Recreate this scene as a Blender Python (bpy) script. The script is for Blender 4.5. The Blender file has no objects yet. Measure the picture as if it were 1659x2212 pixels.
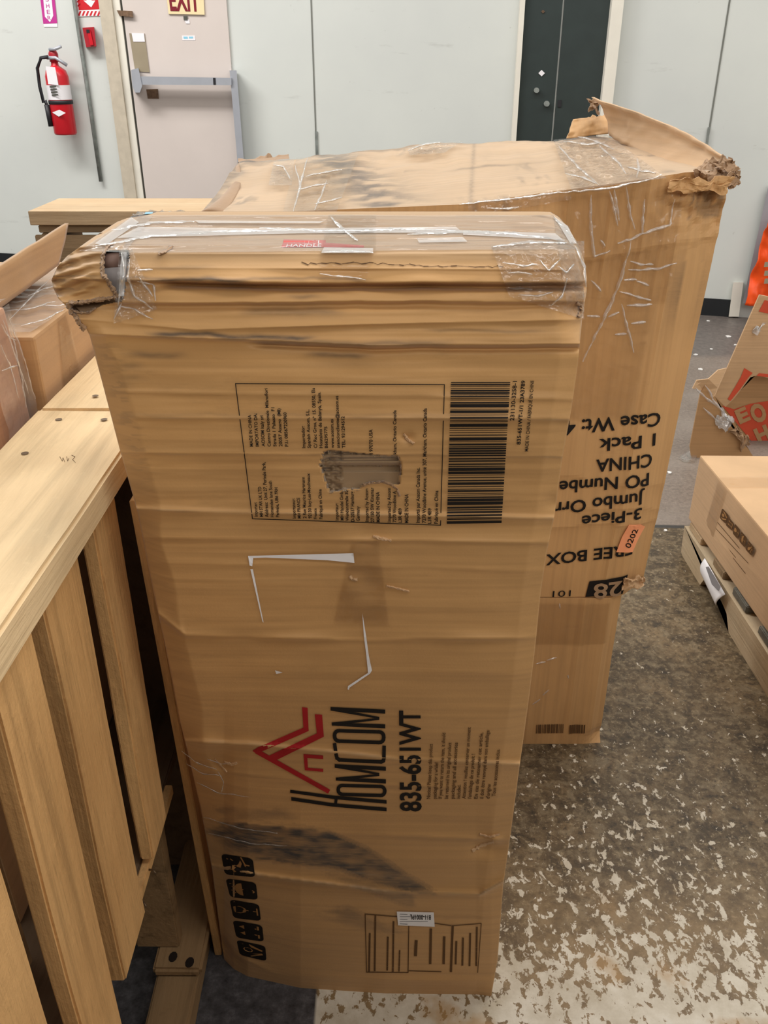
import bpy, bmesh, math, random
import numpy as np
from mathutils import Vector
from mathutils.geometry import tessellate_polygon

# ---------------------------------------------------------------- camera / light / exposure
F_PX, CX, CY, HC = 1850.0, 829.5, 1106.0, 1.15
PITCH = math.radians(27.7)
S_, C_ = math.sin(PITCH), math.cos(PITCH)
sc = bpy.context.scene
col = sc.collection
cam_d = bpy.data.cameras.new('camera'); cam = bpy.data.objects.new('camera', cam_d); col.objects.link(cam)
cam.location = (0, 0, HC); cam.rotation_euler = (math.pi / 2 - PITCH, 0, 0)
cam_d.sensor_fit = 'HORIZONTAL'; cam_d.sensor_width = 36.0; cam_d.lens = F_PX / 1659.0 * 36.0
cam_d.clip_start = 0.02
sc.camera = cam
w = bpy.data.worlds.new('warehouse_air'); sc.world = w; w.use_nodes = True
bg = w.node_tree.nodes['Background']; bg.inputs[0].default_value = (1.0, 0.965, 0.925, 1); bg.inputs[1].default_value = 0.30

def area(name, loc, sx, sy, power, color=(1, 0.955, 0.89), rot=(0, 0, 0)):
    l = bpy.data.lights.new(name, 'AREA'); l.shape = 'RECTANGLE'; l.size = sx; l.size_y = sy
    l.energy = power; l.color = color
    o = bpy.data.objects.new(name, l); col.objects.link(o); o.location = loc; o.rotation_euler = rot
    return o
area('strip_light_front', (1.6, -0.3, 3.0), 2.6, 0.4, 20)
area('added_fill_back', (1.2, -3.0, 2.75), 3.6, 0.9, 42, (1, 0.955, 0.89), (math.radians(62), 0, 0))  # unseen lamp, added to brighten the upper carton fronts over the partition
area('strip_light_middle', (0.3, 1.8, 3.7), 6.0, 0.6, 33)
area('added_fill_left', (-2.7, 3.7, 3.4), 2.4, 0.4, 62, (1, 0.975, 0.94), (0, 0, math.radians(-16)))  # unseen lamp, added to raise the left part of the wall
area('strip_light_far', (-0.6, 3.2, 3.9), 9.0, 0.7, 96, (1, 0.975, 0.94), (0, 0, math.radians(-16)))
sc.view_settings.view_transform = 'Standard'; sc.view_settings.look = 'None'
sc.view_settings.gamma = 1.0; sc.view_settings.use_curve_mapping = False
sc.view_settings.exposure = 0.55

# ---------------------------------------------------------------- projection helpers
A = np.asarray
def ray(px, py):
    px, py = A(px, float), A(py, float)
    u = (px - CX) / F_PX; v = (CY - py) / F_PX
    return u, C_ + v * S_, -S_ + v * C_
def pts(t, r):
    u, h, z = r
    t = t + 0 * u
    return np.stack([u * t, h * t, HC + z * t], -1)
def on_y(px, py, Y): r = ray(px, py); return pts(Y / r[1], r)
def on_z(px, py, Z): r = ray(px, py); return pts((Z - HC) / r[2], r)
def on_x(px, py, X): r = ray(px, py); return pts(X / r[0], r)
W_SL, W_Y0 = -0.2885, 4.852
W_N = math.sqrt(1 + W_SL ** 2)
def on_wall(px, py, off=0.0):
    r = ray(px, py); return pts((W_Y0 - off * W_N) / (r[1] - W_SL * r[0]), r)
def sstep(x): x = np.clip(x, 0, 1); return x * x * (3 - 2 * x)

def vnoise(x, y, seed=0):
    x = A(x, float); y = A(y, float)
    xi = np.floor(x).astype(np.int64); yi = np.floor(y).astype(np.int64)
    fx = x - xi; fy = y - yi
    fx = fx * fx * (3 - 2 * fx); fy = fy * fy * (3 - 2 * fy)
    def hsh(a, b):
        n = (a * 374761393 + b * 668265263 + seed * 1442695041) & 0x7fffffff
        n = ((n ^ (n >> 13)) * 1274126177) & 0x7fffffff
        n = n ^ (n >> 16)
        return (n & 0xffff) / 65535.0 * 2 - 1
    a = hsh(xi, yi); b = hsh(xi + 1, yi); c = hsh(xi, yi + 1); d = hsh(xi + 1, yi + 1)
    return (a * (1 - fx) + b * fx) * (1 - fy) + (c * (1 - fx) + d * fx) * fy
def fbm(x, y, seed=0, o=3):
    s = 0; am = 1.0
    for i in range(o):
        s = s + am * vnoise(A(x) * 2 ** i, A(y) * 2 ** i, seed + i * 17); am *= 0.5
    return s
def in_poly(px, py, poly):
    px = A(px, float); py = A(py, float)
    ins = np.zeros(np.broadcast(px, py).shape, bool)
    n = len(poly)
    for i in range(n):
        x1, y1 = poly[i]; x2, y2 = poly[(i + 1) % n]
        if y1 == y2: continue
        c = ((y1 > py) != (y2 > py)) & (px < (x2 - x1) * (py - y1) / (y2 - y1) + x1)
        ins ^= c
    return ins

# ---------------------------------------------------------------- object helpers
def wloc(o):
    v = Vector((0, 0, 0))
    while o is not None: v = v + o.location; o = o.parent
    return v
def mk(name, verts, faces, mat, parent=None, smooth=False, attr=None):
    me = bpy.data.meshes.new(name)
    V = np.array(verts, float).reshape(-1, 3)
    if parent is not None: V = V - np.array(wloc(parent))
    me.from_pydata(V.tolist(), [], [tuple(int(i) for i in f) for f in faces]); me.update()
    if smooth: me.polygons.foreach_set('use_smooth', [True] * len(me.polygons))
    if attr is not None:
        for k, a in attr.items():
            at = me.attributes.new(k, 'FLOAT', 'POINT'); at.data.foreach_set('value', A(a, float).astype(np.float32))
    me.materials.append(mat)
    o = bpy.data.objects.new(name, me); col.objects.link(o)
    if parent is not None: o.parent = parent
    return o
def from_bm(name, bm, mat, parent=None, smooth=False):
    bmesh.ops.recalc_face_normals(bm, faces=bm.faces)
    bm.verts.index_update()
    o = mk(name, [v.co[:] for v in bm.verts], [[v.index for v in f.verts] for f in bm.faces], mat, parent, smooth)
    bm.free(); return o
def thing(name, label, cat, loc=(0, 0, 0), group=None):
    o = bpy.data.objects.new(name, None); col.objects.link(o); o.location = [float(c) for c in loc]
    o.empty_display_size = 0.05
    return tag(o, label, cat, group)
def tag(o, label, cat, group=None, kind=None):
    o['label'] = label; o['category'] = cat
    if group: o['group'] = group
    if kind: o['kind'] = kind
    return o
def struct(o, label=None):
    o['kind'] = 'structure'
    if label: o['label'] = label
    return o

def bm_hull_box(bm, c8, bevel=0.0):
    vs = [bm.verts.new([float(k) for k in c]) for c in c8]
    fs = []
    for f in ((0, 3, 2, 1), (4, 5, 6, 7), (0, 1, 5, 4), (1, 2, 6, 5), (2, 3, 7, 6), (3, 0, 4, 7)):
        fs.append(bm.faces.new([vs[i] for i in f]))
    if bevel > 0:
        es = list({e for f in fs for e in f.edges})
        bmesh.ops.bevel(bm, geom=es, offset=bevel, segments=2, affect='EDGES', profile=0.6)
def box8(a, b):
    (x0, y0, z0), (x1, y1, z1) = a, b
    return [(x0, y0, z0), (x1, y0, z0), (x1, y1, z0), (x0, y1, z0), (x0, y0, z1), (x1, y0, z1), (x1, y1, z1), (x0, y1, z1)]
def bx(name, a, b, mat, parent=None, bevel=0.002, skew=None, rough=0.0, seed=1):
    bm = bmesh.new(); c = [list(p) for p in box8(a, b)]
    if skew:
        for i, d in skew.items():
            for k in range(3): c[i][k] += d[k]
    bm_hull_box(bm, c, bevel)
    if rough > 0:
        random.seed(seed)
        for v in bm.verts: v.co += Vector([random.uniform(-rough, rough) for _ in range(3)])
    return from_bm(name, bm, mat, parent)
def board(name, a, b, axis, mat, parent=None, seed=1, wav=0.002, n=14, bevel=0.002):
    """a plank with slightly irregular, hand-worn edges along its long axis"""
    a = list(a); b = list(b); rnd = random.Random(seed)
    ax = [0, 1, 2]; o1, o2 = [k for k in ax if k != axis]
    V = []; Fc = []; ph = [rnd.uniform(0, 6) for _ in range(4)]; fr = [rnd.uniform(0.7, 1.6) for _ in range(4)]
    for i in range(n + 1):
        t = a[axis] + (b[axis] - a[axis]) * i / n
        j = [wav * (0.6 * math.sin(ph[q_] + 5.0 * t * fr[q_]) + 0.4 * math.sin(2.3 * ph[q_] + 17.0 * t * fr[q_]) + rnd.uniform(-0.12, 0.12)) for q_ in range(4)]
        for k, (p, q) in enumerate(((0, 0), (1, 0), (1, 1), (0, 1))):
            c = [0, 0, 0]; c[axis] = t
            c[o1] = (b if p else a)[o1] + j[k] * 0.4
            c[o2] = (b if q else a)[o2] + j[(k + 1) % 4]
            V.append(c)
        if i:
            for k in range(4):
                Fc.append((4 * i - 4 + k, 4 * i - 4 + (k + 1) % 4, 4 * i + (k + 1) % 4, 4 * i + k))
    Fc.append((0, 3, 2, 1)); Fc.append((4 * n, 4 * n + 1, 4 * n + 2, 4 * n + 3))
    bm = bmesh.new(); vs = [bm.verts.new(c) for c in V]
    for f in Fc: bm.faces.new([vs[i] for i in f])
    bmesh.ops.recalc_face_normals(bm, faces=bm.faces)
    if bevel:
        es = [e for e in bm.edges if e.is_manifold and e.calc_face_angle(0) > 0.9]
        bmesh.ops.bevel(bm, geom=es, offset=bevel, segments=2, affect='EDGES')
    return from_bm(name, bm, mat, parent)
def tube(name, path, r, mat, parent=None, n=10):
    V = []; Fc = []; P = [Vector(p) for p in path]
    for i, p in enumerate(P):
        d = (P[min(i + 1, len(P) - 1)] - P[max(i - 1, 0)]).normalized()
        a = d.cross(Vector((0.31, 0.2, 0.93))).normalized(); b = d.cross(a)
        for k in range(n):
            an = 2 * math.pi * k / n; V.append((p + a * r * math.cos(an) + b * r * math.sin(an))[:])
        if i:
            for k in range(n):
                Fc.append((n * i - n + k, n * i - n + (k + 1) % n, n * i + (k + 1) % n, n * i + k))
    Fc.append(tuple(range(n - 1, -1, -1))); Fc.append(tuple(range(n * len(P) - n, n * len(P))))
    return mk(name, V, Fc, mat, parent, True)
def lathe(name, prof, c, mat, parent=None, n=28):
    V = []; Fc = []
    for i, (r, z) in enumerate(prof):
        for k in range(n):
            an = 2 * math.pi * k / n; V.append((c[0] + r * math.cos(an), c[1] + r * math.sin(an), z))
        if i:
            for k in range(n):
                Fc.append((n * i - n + k, n * i - n + (k + 1) % n, n * i + (k + 1) % n, n * i + k))
    return mk(name, V, Fc, mat, parent, True)
def prism(name, bot, top, mat, parent=None):
    bot = [list(map(float, p)) for p in bot]; top = [list(map(float, p)) for p in top]
    n = len(bot); bm = bmesh.new(); vs = [bm.verts.new(p) for p in bot + top]
    bm.faces.new(vs[:n]); bm.faces.new(vs[n:][::-1])
    for i in range(n): bm.faces.new([vs[i], vs[(i + 1) % n], vs[n + (i + 1) % n], vs[n + i]])
    bmesh.ops.triangulate(bm, faces=[f for f in bm.faces if len(f.verts) > 4])
    return from_bm(name, bm, mat, parent)
def wprism(name, poly, off0, off1, mat, parent=None):
    p = A(poly, float)
    return prism(name, on_wall(p[:, 0], p[:, 1], off0), on_wall(p[:, 0], p[:, 1], off0) + (on_wall(p[:, 0], p[:, 1], off1) - on_wall(p[:, 0], p[:, 1], off0)), mat, parent)
def sheet(name, G, th, mat, parent=None, smooth=True, dirn=(0, 1, 0), attr=None):
    """a card of real thickness from an (n, m, 3) grid of points; dirn = way the thickness goes"""
    G = A(G, float); n, m, _ = G.shape
    B = G + A(dirn, float) * th
    V = np.concatenate([G.reshape(-1, 3), B.reshape(-1, 3)]); N = n * m; Fc = []
    idx = np.arange(N).reshape(n, m)
    for i in range(n - 1):
        for j in range(m - 1):
            q = (idx[i, j], idx[i, j + 1], idx[i + 1, j + 1], idx[i + 1, j])
            Fc.append(q); Fc.append(tuple(k + N for k in q[::-1]))
    rim = list(idx[0, :]) + list(idx[1:, -1]) + list(idx[-1, ::-1][1:]) + list(idx[::-1, 0][1:-1])
    for a, b in zip(rim, rim[1:] + rim[:1]): Fc.append((b, a, a + N, b + N))
    return mk(name, V, Fc, mat, parent, smooth)
def quadgrid(c, n, m):
    """bilinear grid from 4 corners c00,c01,c11,c10 (row 0: c00->c01; last row: c10->c11)"""
    c = A(c, float); a = np.linspace(0, 1, n)[:, None, None]; b = np.linspace(0, 1, m)[None, :, None]
    return (c[0] * (1 - b) + c[1] * b) * (1 - a) + (c[3] * (1 - b) + c[2] * b) * a

# ---------------------------------------------------------------- lettering
_CAP = None
def text_geo(s, bold=0.0, res=3):
    global _CAP
    def raw(t, b):
        cu = bpy.data.curves.new('t', 'FONT'); cu.body = t; cu.offset = b; cu.resolution_u = res; cu.fill_mode = 'FRONT'
        o = bpy.data.objects.new('t', cu); me = bpy.data.meshes.new_from_object(o)
        V = np.array([v.co[:] for v in me.vertices]).reshape(-1, 3); Fc = [tuple(p.vertices) for p in me.polygons]
        bpy.data.objects.remove(o); bpy.data.meshes.remove(me); bpy.data.curves.remove(cu)
        return V, Fc
    if _CAP is None: _CAP = raw('H', 0)[0][:, 1].max()
    V, Fc = raw(s, bold)
    x0, x1 = V[:, 0].min(), V[:, 0].max()
    return np.stack([(V[:, 0] - x0) / (x1 - x0), V[:, 1] / _CAP], -1), Fc
class Ink:
    """collects flat shapes in picture coordinates that are then laid onto a surface"""
    def __init__(s, f=None): s.V = []; s.F = []; s.f = f or (lambda x, y: (x, y))
    def add(s, V, Fc):
        b = len(s.V); s.V += [s.f(x, y) for x, y in V]; s.F += [tuple(b + i for i in f) for f in Fc]
    def poly(s, p):
        p = [tuple(map(float, q)) for q in p]
        s.add(p, tessellate_polygon([[Vector((x, y, 0)) for x, y in p]]) if len(p) > 4 else [tuple(range(len(p)))])
    def stroke(s, p, wd, close=False):
        p = [A(q, float) for q in p]
        if close: p = p + [p[0]]
        for a, b in zip(p[:-1], p[1:]):
            d = (b - a) / max(np.linalg.norm(b - a), 1e-6); nn = A([-d[1], d[0]]) * wd / 2; e = d * wd * 0.35
            s.poly([a - e + nn, b + e + nn, b + e - nn, a - e - nn])
    def text(s, t, b0, b1, c0, c1, bold=0.0):
        uv, Fc = text_geo(t, bold); b0, b1, c0, c1 = map(lambda q: A(q, float), (b0, b1, c0, c1))
        u = uv[:, :1]; v = uv[:, 1:]
        P = (b0 * (1 - u) + b1 * u) * (1 - v) + (c0 * (1 - u) + c1 * u) * v
        s.add(P.tolist(), Fc)
    def vtext(s, t, xc, xb, ys, ye, slope=0.0, bold=0.0):
        d = slope * (ye - ys)
        s.text(t, (xb, ys), (xb + d, ye), (xc, ys), (xc + d, ye), bold)
    def lay(s, name, surf, off, mat, parent, cut=None):
        bm = bmesh.new(); vs = [bm.verts.new((x, y, 0)) for x, y in s.V]
        for f in s.F:
            try: bm.faces.new([vs[i] for i in f])
            except ValueError: pass
        big = [f for f in bm.faces if len(f.verts) > 4]
        if big: bmesh.ops.triangulate(bm, faces=big, ngon_method='EAR_CLIP')
        if cut:
            X = [v[0] for v in s.V]; Y = [v[1] for v in s.V]
            for lo, hi, k in ((min(X), max(X), 0), (min(Y), max(Y), 1)):
                q = math.ceil(lo / cut) * cut
                while q < hi:
                    co = [0, 0, 0]; no = [0, 0, 0]; co[k] = q; no[k] = 1
                    bmesh.ops.bisect_plane(bm, geom=list(bm.verts) + list(bm.edges) + list(bm.faces), plane_co=co, plane_no=no)
                    q += cut
        bm.verts.index_update()
        P = A([v.co[:2] for v in bm.verts]); Fc = [[v.index for v in f.verts] for f in bm.faces]; bm.free()
        W = surf(P[:, 0], P[:, 1], off)
        V0 = A(W)
        fixed = []
        for f in Fc:                                   # all faces look at the camera side
            a, b, c = V0[f[0]], V0[f[1]], V0[f[2]]
            n = np.cross(b - a, c - a); fixed.append(f if np.dot(n, A([0, 0, HC]) - a) > 0 else f[::-1])
        return mk(name, W, fixed, mat, parent)
def zz(ox, oy, k): return lambda x, y: (ox + x * k, oy + y * k)

# ---------------------------------------------------------------- materials
class NT:
    def __init__(s, name):
        s.m = bpy.data.materials.new(name); s.m.use_nodes = True; s.t = s.m.node_tree; s.n = s.t.nodes
        s.b = s.n['Principled BSDF']
    def new(s, ty, **kw):
        n = s.n.new(ty)
        for k, v in kw.items(): setattr(n, k, v)
        return n
    def ln(s, a, b): s.t.links.new(a, b)
    def noise(s, scale, detail=4, rough=0.55, vec=None, st=None, dist=0.0):
        n = s.new('ShaderNodeTexNoise'); n.inputs['Scale'].default_value = scale; n.inputs['Detail'].default_value = detail
        n.inputs['Roughness'].default_value = rough; n.inputs['Distortion'].default_value = dist
        if not hasattr(s, 'tc'): s.tc = s.new('ShaderNodeTexCoord')
        v = vec or s.tc.outputs['Object']
        if st:
            mp = s.new('ShaderNodeMapping'); mp.inputs['Scale'].default_value = st; s.ln(v, mp.inputs['Vector']); v = mp.outputs[0]
        s.ln(v, n.inputs['Vector']); return n.outputs['Fac']
    def ramp(s, fac, stops):
        r = s.new('ShaderNodeValToRGB'); el = r.color_ramp.elements
        while len(el) < len(stops): el.new(0.5)
        for e, (p, c) in zip(el, stops): e.position = p; e.color = (*c, 1) if len(c) == 3 else c
        s.ln(fac, r.inputs[0]); return r.outputs[0]
    def mix(s, fac, a, b, mode='MIX'):
        n = s.new('ShaderNodeMix', data_type='RGBA', blend_type=mode)
        for v, i in ((fac, 0), (a, 6), (b, 7)):
            if isinstance(v, (int, float)): n.inputs[i].default_value = v
            elif isinstance(v, tuple): n.inputs[i].default_value = (*v, 1)
            else: s.ln(v, n.inputs[i])
        return n.outputs[2]
    def math(s, op, a, b=0.0, c=None, clamp=False):
        n = s.new('ShaderNodeMath', operation=op, use_clamp=clamp)
        for v, i in ((a, 0), (b, 1), (c, 2)):
            if v is None: continue
            if isinstance(v, (int, float)): n.inputs[i].default_value = v
            else: s.ln(v, n.inputs[i])
        return n.outputs[0]
    def maprange(s, v, a, b, c, d):
        n = s.new('ShaderNodeMapRange'); n.clamp = True
        for i, k in enumerate((a, b, c, d)): n.inputs[1 + i].default_value = k
        s.ln(v, n.inputs[0]); return n.outputs[0]
    def bump(s, h, strength, dist):
        n = s.new('ShaderNodeBump'); n.inputs['Strength'].default_value = strength; n.inputs['Distance'].default_value = dist
        s.ln(h, n.inputs['Height']); s.ln(n.outputs[0], s.b.inputs['Normal']); return n.outputs[0]
    def base(s, c, rough=0.6, spec=0.3):
        if isinstance(c, tuple): s.b.inputs['Base Color'].default_value = (*c, 1)
        else: s.ln(c, s.b.inputs['Base Color'])
        s.b.inputs['Roughness'].default_value = rough; s.b.inputs['Specular IOR Level'].default_value = spec
        return s.m
def srgb(r, g, b):
    f = lambda c: (c / 255 / 12.92) if c / 255 <= 0.04045 else ((c / 255 + 0.055) / 1.055) ** 2.4
    return (f(r), f(g), f(b))
def sc3(c, k): return tuple(min(1, x * k) for x in c)

def cardboard(name, c, flute=(3, 3, 160), smudge=0.35, bumpk=0.16):
    t = NT(name)
    big = t.noise(5.0, 5, 0.6); fl = t.noise(1.0, 2, 0.5, st=flute); fine = t.noise(420, 2)
    cc = t.ramp(big, [(0.25, sc3(c, 0.86)), (0.55, c), (0.8, sc3(c, 1.10))])
    cc = t.mix(t.maprange(fl, 0.40, 0.72, 0, 0.30), cc, sc3(c, 0.62))
    sm = t.noise(9.0, 6, 0.7, st=(1, 1, 3.5))
    cc = t.mix(t.maprange(sm, 0.60, 0.78, 0, smudge), cc, sc3(c, 0.42))
    at = t.new('ShaderNodeAttribute', attribute_name='dirt')
    brk = t.maprange(t.noise(60, 4, 0.7, st=(0.6, 0.6, 4)), 0.3, 0.55, 0.6, 1.0)
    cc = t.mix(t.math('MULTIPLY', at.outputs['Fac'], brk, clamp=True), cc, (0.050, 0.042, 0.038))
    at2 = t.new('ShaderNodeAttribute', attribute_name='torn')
    cc = t.mix(at2.outputs['Fac'], cc, srgb(168, 146, 118))  # torn board, plus crease highlights and top sheen painted in
    hsum = t.math('ADD', t.math('MULTIPLY', fl, 0.6), t.math('ADD', t.math('MULTIPLY', fine, 0.15), t.math('MULTIPLY', big, 0.8)))
    t.bump(hsum, bumpk, 0.004)
    t.b.inputs['Sheen Weight'].default_value = 0.2; t.b.inputs['Sheen Roughness'].default_value = 0.4
    return t.base(cc, 0.62, 0.4)
def wood(name, c, axis='Y', dark=0.5, scale=1.0, knots=0.5, rough=0.35):
    t = NT(name)
    st = {'X': (1.2, 22, 22), 'Y': (22, 1.2, 22), 'Z': (22, 22, 1.2)}[axis]
    st = tuple(k * scale for k in st)
    g = t.noise(1.6, 6, 0.62, st=st, dist=0.6); big = t.noise(7, 3); fine = t.noise(6, 3, 0.6, st=st)
    cc = t.ramp(g, [(0.28, sc3(c, dark)), (0.5, c), (0.75, sc3(c, 1.15))])
    cc = t.mix(t.maprange(big, 0.35, 0.72, 0, 0.45), cc, (c[0] * 0.80, c[1] * 0.70, c[2] * 0.60))
    cc = t.mix(t.maprange(t.noise(14, 4, 0.7), 0.66, 0.8, 0, knots), cc, sc3(c, 0.33))
    fib = t.noise(5.0, 4, 0.7, st=tuple(3.2 * k for k in st)); rg = t.noise(70, 4, 0.75)
    cc = t.mix(t.maprange(fib, 0.54, 0.70, 0, 0.35 * rough), cc, sc3(c, 1.35)); cc = t.mix(t.maprange(fib, 0.44, 0.30, 0, 0.5 * rough), cc, sc3(c, 0.55)); cc = t.mix(t.maprange(rg, 0.58, 0.72, 0, 0.35 * rough), cc, sc3(c, 1.3))
    t.bump(t.math('ADD', t.math('ADD', g, t.math('MULTIPLY', rg, 0.7 * rough)), t.math('MULTIPLY', fine, 0.6)), 0.45, 0.004)
    return t.base(cc, 0.7, 0.2)
def plain(name, c, rough=0.5, spec=0.3, var=0.12, metal=0.0, sc=12):
    t = NT(name); n = t.noise(sc, 4)
    cc = t.ramp(n, [(0.3, sc3(c, 1 - var)), (0.7, sc3(c, 1 + var * 0.6))])
    t.b.inputs['Metallic'].default_value = metal
    return t.base(cc, rough, spec)
def film(name, fac=0.3, rough=0.12, scale=60, st=(1, 1, 1), white=0.06, bump=0.5):
    t = NT(name); n = t.noise(scale, 3, 0.5, st=st); n2 = t.noise(scale * 0.25, 3, 0.5, st=st)
    b = t.new('ShaderNodeBump'); b.inputs['Strength'].default_value = bump; b.inputs['Distance'].default_value = 0.006
    t.ln(t.math('ADD', n, t.math('MULTIPLY', n2, 2.2)), b.inputs['Height'])
    gl = t.new('ShaderNodeBsdfGlossy'); gl.inputs['Roughness'].default_value = rough; t.ln(b.outputs[0], gl.inputs['Normal'])
    tr = t.new('ShaderNodeBsdfTransparent'); tr.inputs[0].default_value = (0.99, 0.98, 0.96, 1)
    df = t.new('ShaderNodeBsdfDiffuse'); df.inputs[0].default_value = (0.85, 0.85, 0.85, 1)
    fr = t.new('ShaderNodeFresnel'); fr.inputs['IOR'].default_value = 1.5; t.ln(b.outputs[0], fr.inputs['Normal'])
    f = t.math('MULTIPLY_ADD', fr.outputs[0], 0.42, fac, clamp=True)
    m1 = t.new('ShaderNodeMixShader'); t.ln(f, m1.inputs[0]); t.ln(tr.outputs[0], m1.inputs[1]); t.ln(gl.outputs[0], m1.inputs[2])
    m2 = t.new('ShaderNodeMixShader'); m2.inputs[0].default_value = white
    t.ln(m1.outputs[0], m2.inputs[1]); t.ln(df.outputs[0], m2.inputs[2])
    t.ln(m2.outputs[0], t.n['Material Output'].inputs[0])
    return t.m

KRAFT = srgb(196, 152, 98)
M = {}
M['card'] = cardboard('kraft_cardboard', KRAFT)
M['card_back'] = cardboard('kraft_cardboard_scuffed', srgb(202, 158, 106), flute=(150, 3, 3), smudge=0.3)
M['card_pale'] = cardboard('pale_cardboard', srgb(202, 166, 126), smudge=0.15)
M['card_lid'] = cardboard('dusty_sheen_lid', srgb(188, 160, 128), flute=(3, 120, 3), smudge=0.3)  # paler lid: dust and overhead sheen both put into the colour
M['card_warm'] = cardboard('warm_cardboard', srgb(182, 142, 98), smudge=0.25)  # slightly darker kraft
M['card_torn'] = cardboard('torn_cardboard_edge', srgb(160, 128, 96), smudge=0.5, bumpk=0.6)
M['card_grey'] = cardboard('grey_cardboard_layers', srgb(176, 156, 130), flute=(2, 2, 200), smudge=0.4, bumpk=0.6)
M['ink'] = plain('black_ink', srgb(34, 30, 28), 0.7, 0.15)
M['ink_faded'] = plain('faded_ink', srgb(100, 74, 50), 0.75, 0.1)
M['ink_red'] = plain('red_ink', srgb(168, 38, 42), 0.7, 0.15)
M['ink_tan'] = plain('bare_kraft_symbol', srgb(176, 132, 84), 0.75, 0.15)
M['ink_tan2'] = plain('bare_kraft_number', srgb(170, 140, 110), 0.75, 0.15)
M['white_paper'] = plain('white_paper', srgb(236, 236, 240), 0.6, 0.2, 0.03)
M['sticker_orange'] = plain('orange_paper', srgb(255, 168, 122), 0.55, 0.2, 0.04)
M['sticker_red'] = plain('red_label', srgb(206, 84, 78), 0.55, 0.2, 0.06)
M['film'] = film('packing_tape', 0.0, 0.10, 45, (1, 1, 1), 0.006, 0.35)
M['wrap'] = film('stretch_wrap', 0.035, 0.16, 26, (0.10, 1.5, 1.5), 0.10, 0.6)
M['wrap_glint'] = film('painted_wrap_glint', 0.06, 0.2, 40, (0.10, 1.5, 1.5), 0.34, 0.6)  # whitened film that paints the wrap's highlight bands
M['ridge_glint'] = film('film_wrinkle_glint', 0.20, 0.22, 90, (1, 1, 1), 0.20, 0.6)  # white in the mix paints the glints of wrinkled film
M['film_crumple'] = film('crumpled_tape', 0.035, 0.10, 55, (1, 1, 1), 0.045, 0.9)
M['pine'] = wood('pale_pine_along', srgb(232, 206, 164), 'Y', 0.72, knots=0.25)
M['pine_x'] = wood('yellow_pine_beam', srgb(188, 164, 132), 'X', 0.78, knots=0.2)
M['slat'] = wood('rough_slat', srgb(218, 174, 118), 'Z', 0.62, rough=1.0)
M['oldwood'] = wood('weathered_pallet_wood', srgb(150, 122, 88), 'Y', 0.5)
M['oldwood_x'] = wood('weathered_deck_wood', srgb(146, 124, 96), 'X', 0.5)
M['greywood'] = wood('grey_deck_wood', srgb(108, 106, 98), 'X', 0.6)
M['palewood'] = wood('pale_stringer_wood', srgb(190, 172, 144), 'Y', 0.75, knots=0.3)
M['ply'] = wood('dark_plywood', srgb(112, 92, 72), 'Y', 0.6)
M['nail'] = plain('rusty_nail', srgb(112, 94, 74), 0.5, 0.4, 0.2, 0.6)
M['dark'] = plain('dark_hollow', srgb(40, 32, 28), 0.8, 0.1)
M['grey_core'] = plain('grey_foam_board', srgb(158, 152, 152), 0.7, 0.2)
M['mauve_core'] = plain('brown_tube', srgb(132, 106, 96), 0.5, 0.3)
M['steel'] = plain('brushed_steel', srgb(176, 180, 188), 0.35, 0.5, 0.06, 0.35)
M['galv'] = plain('galvanised_conduit', srgb(134, 140, 136), 0.5, 0.4, 0.3, 0.3, 30)
M['ext_red'] = plain('extinguisher_red', srgb(196, 20, 36), 0.3, 0.5, 0.06)
M['alarm_red'] = plain('alarm_red', srgb(164, 30, 42), 0.35, 0.5, 0.06)
M['black_rubber'] = plain('black_rubber', srgb(34, 34, 38), 0.5, 0.4)
M['base_black'] = plain('black_baseboard', srgb(30, 33, 36), 0.5, 0.35)
M['dark_door'] = plain('dark_green_metal', srgb(46, 56, 55), 0.4, 0.4, 0.1)
M['door_white'] = plain('door_paint', srgb(206, 196, 190), 0.5, 0.3, 0.03, 0, 5)
M['frame_paint'] = plain('door_frame_paint', srgb(192, 182, 164), 0.55, 0.3, 0.1, 0, 25)
M['jamb'] = plain('door_jamb_paint', srgb(224, 220, 208), 0.5, 0.3, 0.04)
M['beige_sign'] = plain('cream_sign', srgb(230, 212, 168), 0.5, 0.3, 0.04)
M['exit_red'] = plain('sign_maroon', srgb(122, 32, 44), 0.5, 0.3, 0.04)
M['purple'] = plain('sign_magenta', srgb(186, 56, 142), 0.5, 0.3, 0.04)
M['sign_white'] = plain('sign_white', srgb(232, 230, 234), 0.5, 0.3, 0.03)
M['sign_red'] = plain('sign_red', srgb(198, 36, 46), 0.5, 0.3, 0.04)
M['putty'] = plain('putty_metal', srgb(150, 138, 116), 0.5, 0.4, 0.06)
M['brown_plate'] = plain('rusty_plate', srgb(112, 88, 68), 0.6, 0.3, 0.4, 0, 60)
M['gap'] = plain('shadow_gap', srgb(84, 84, 78), 0.8, 0.1)
M['orange_plastic'] = plain('orange_plastic', srgb(244, 84, 20), 0.4, 0.45, 0.08, 0, 30)
M['grey_paint'] = plain('grey_post_paint', srgb(150, 150, 156), 0.5, 0.4, 0.06)
M['red_print'] = plain('red_carton_print', srgb(204, 84, 58), 0.7, 0.2, 0.12)
M['teal'] = plain('pale_blue_plastic', srgb(140, 200, 224), 0.3, 0.5, 0.05)

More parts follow.
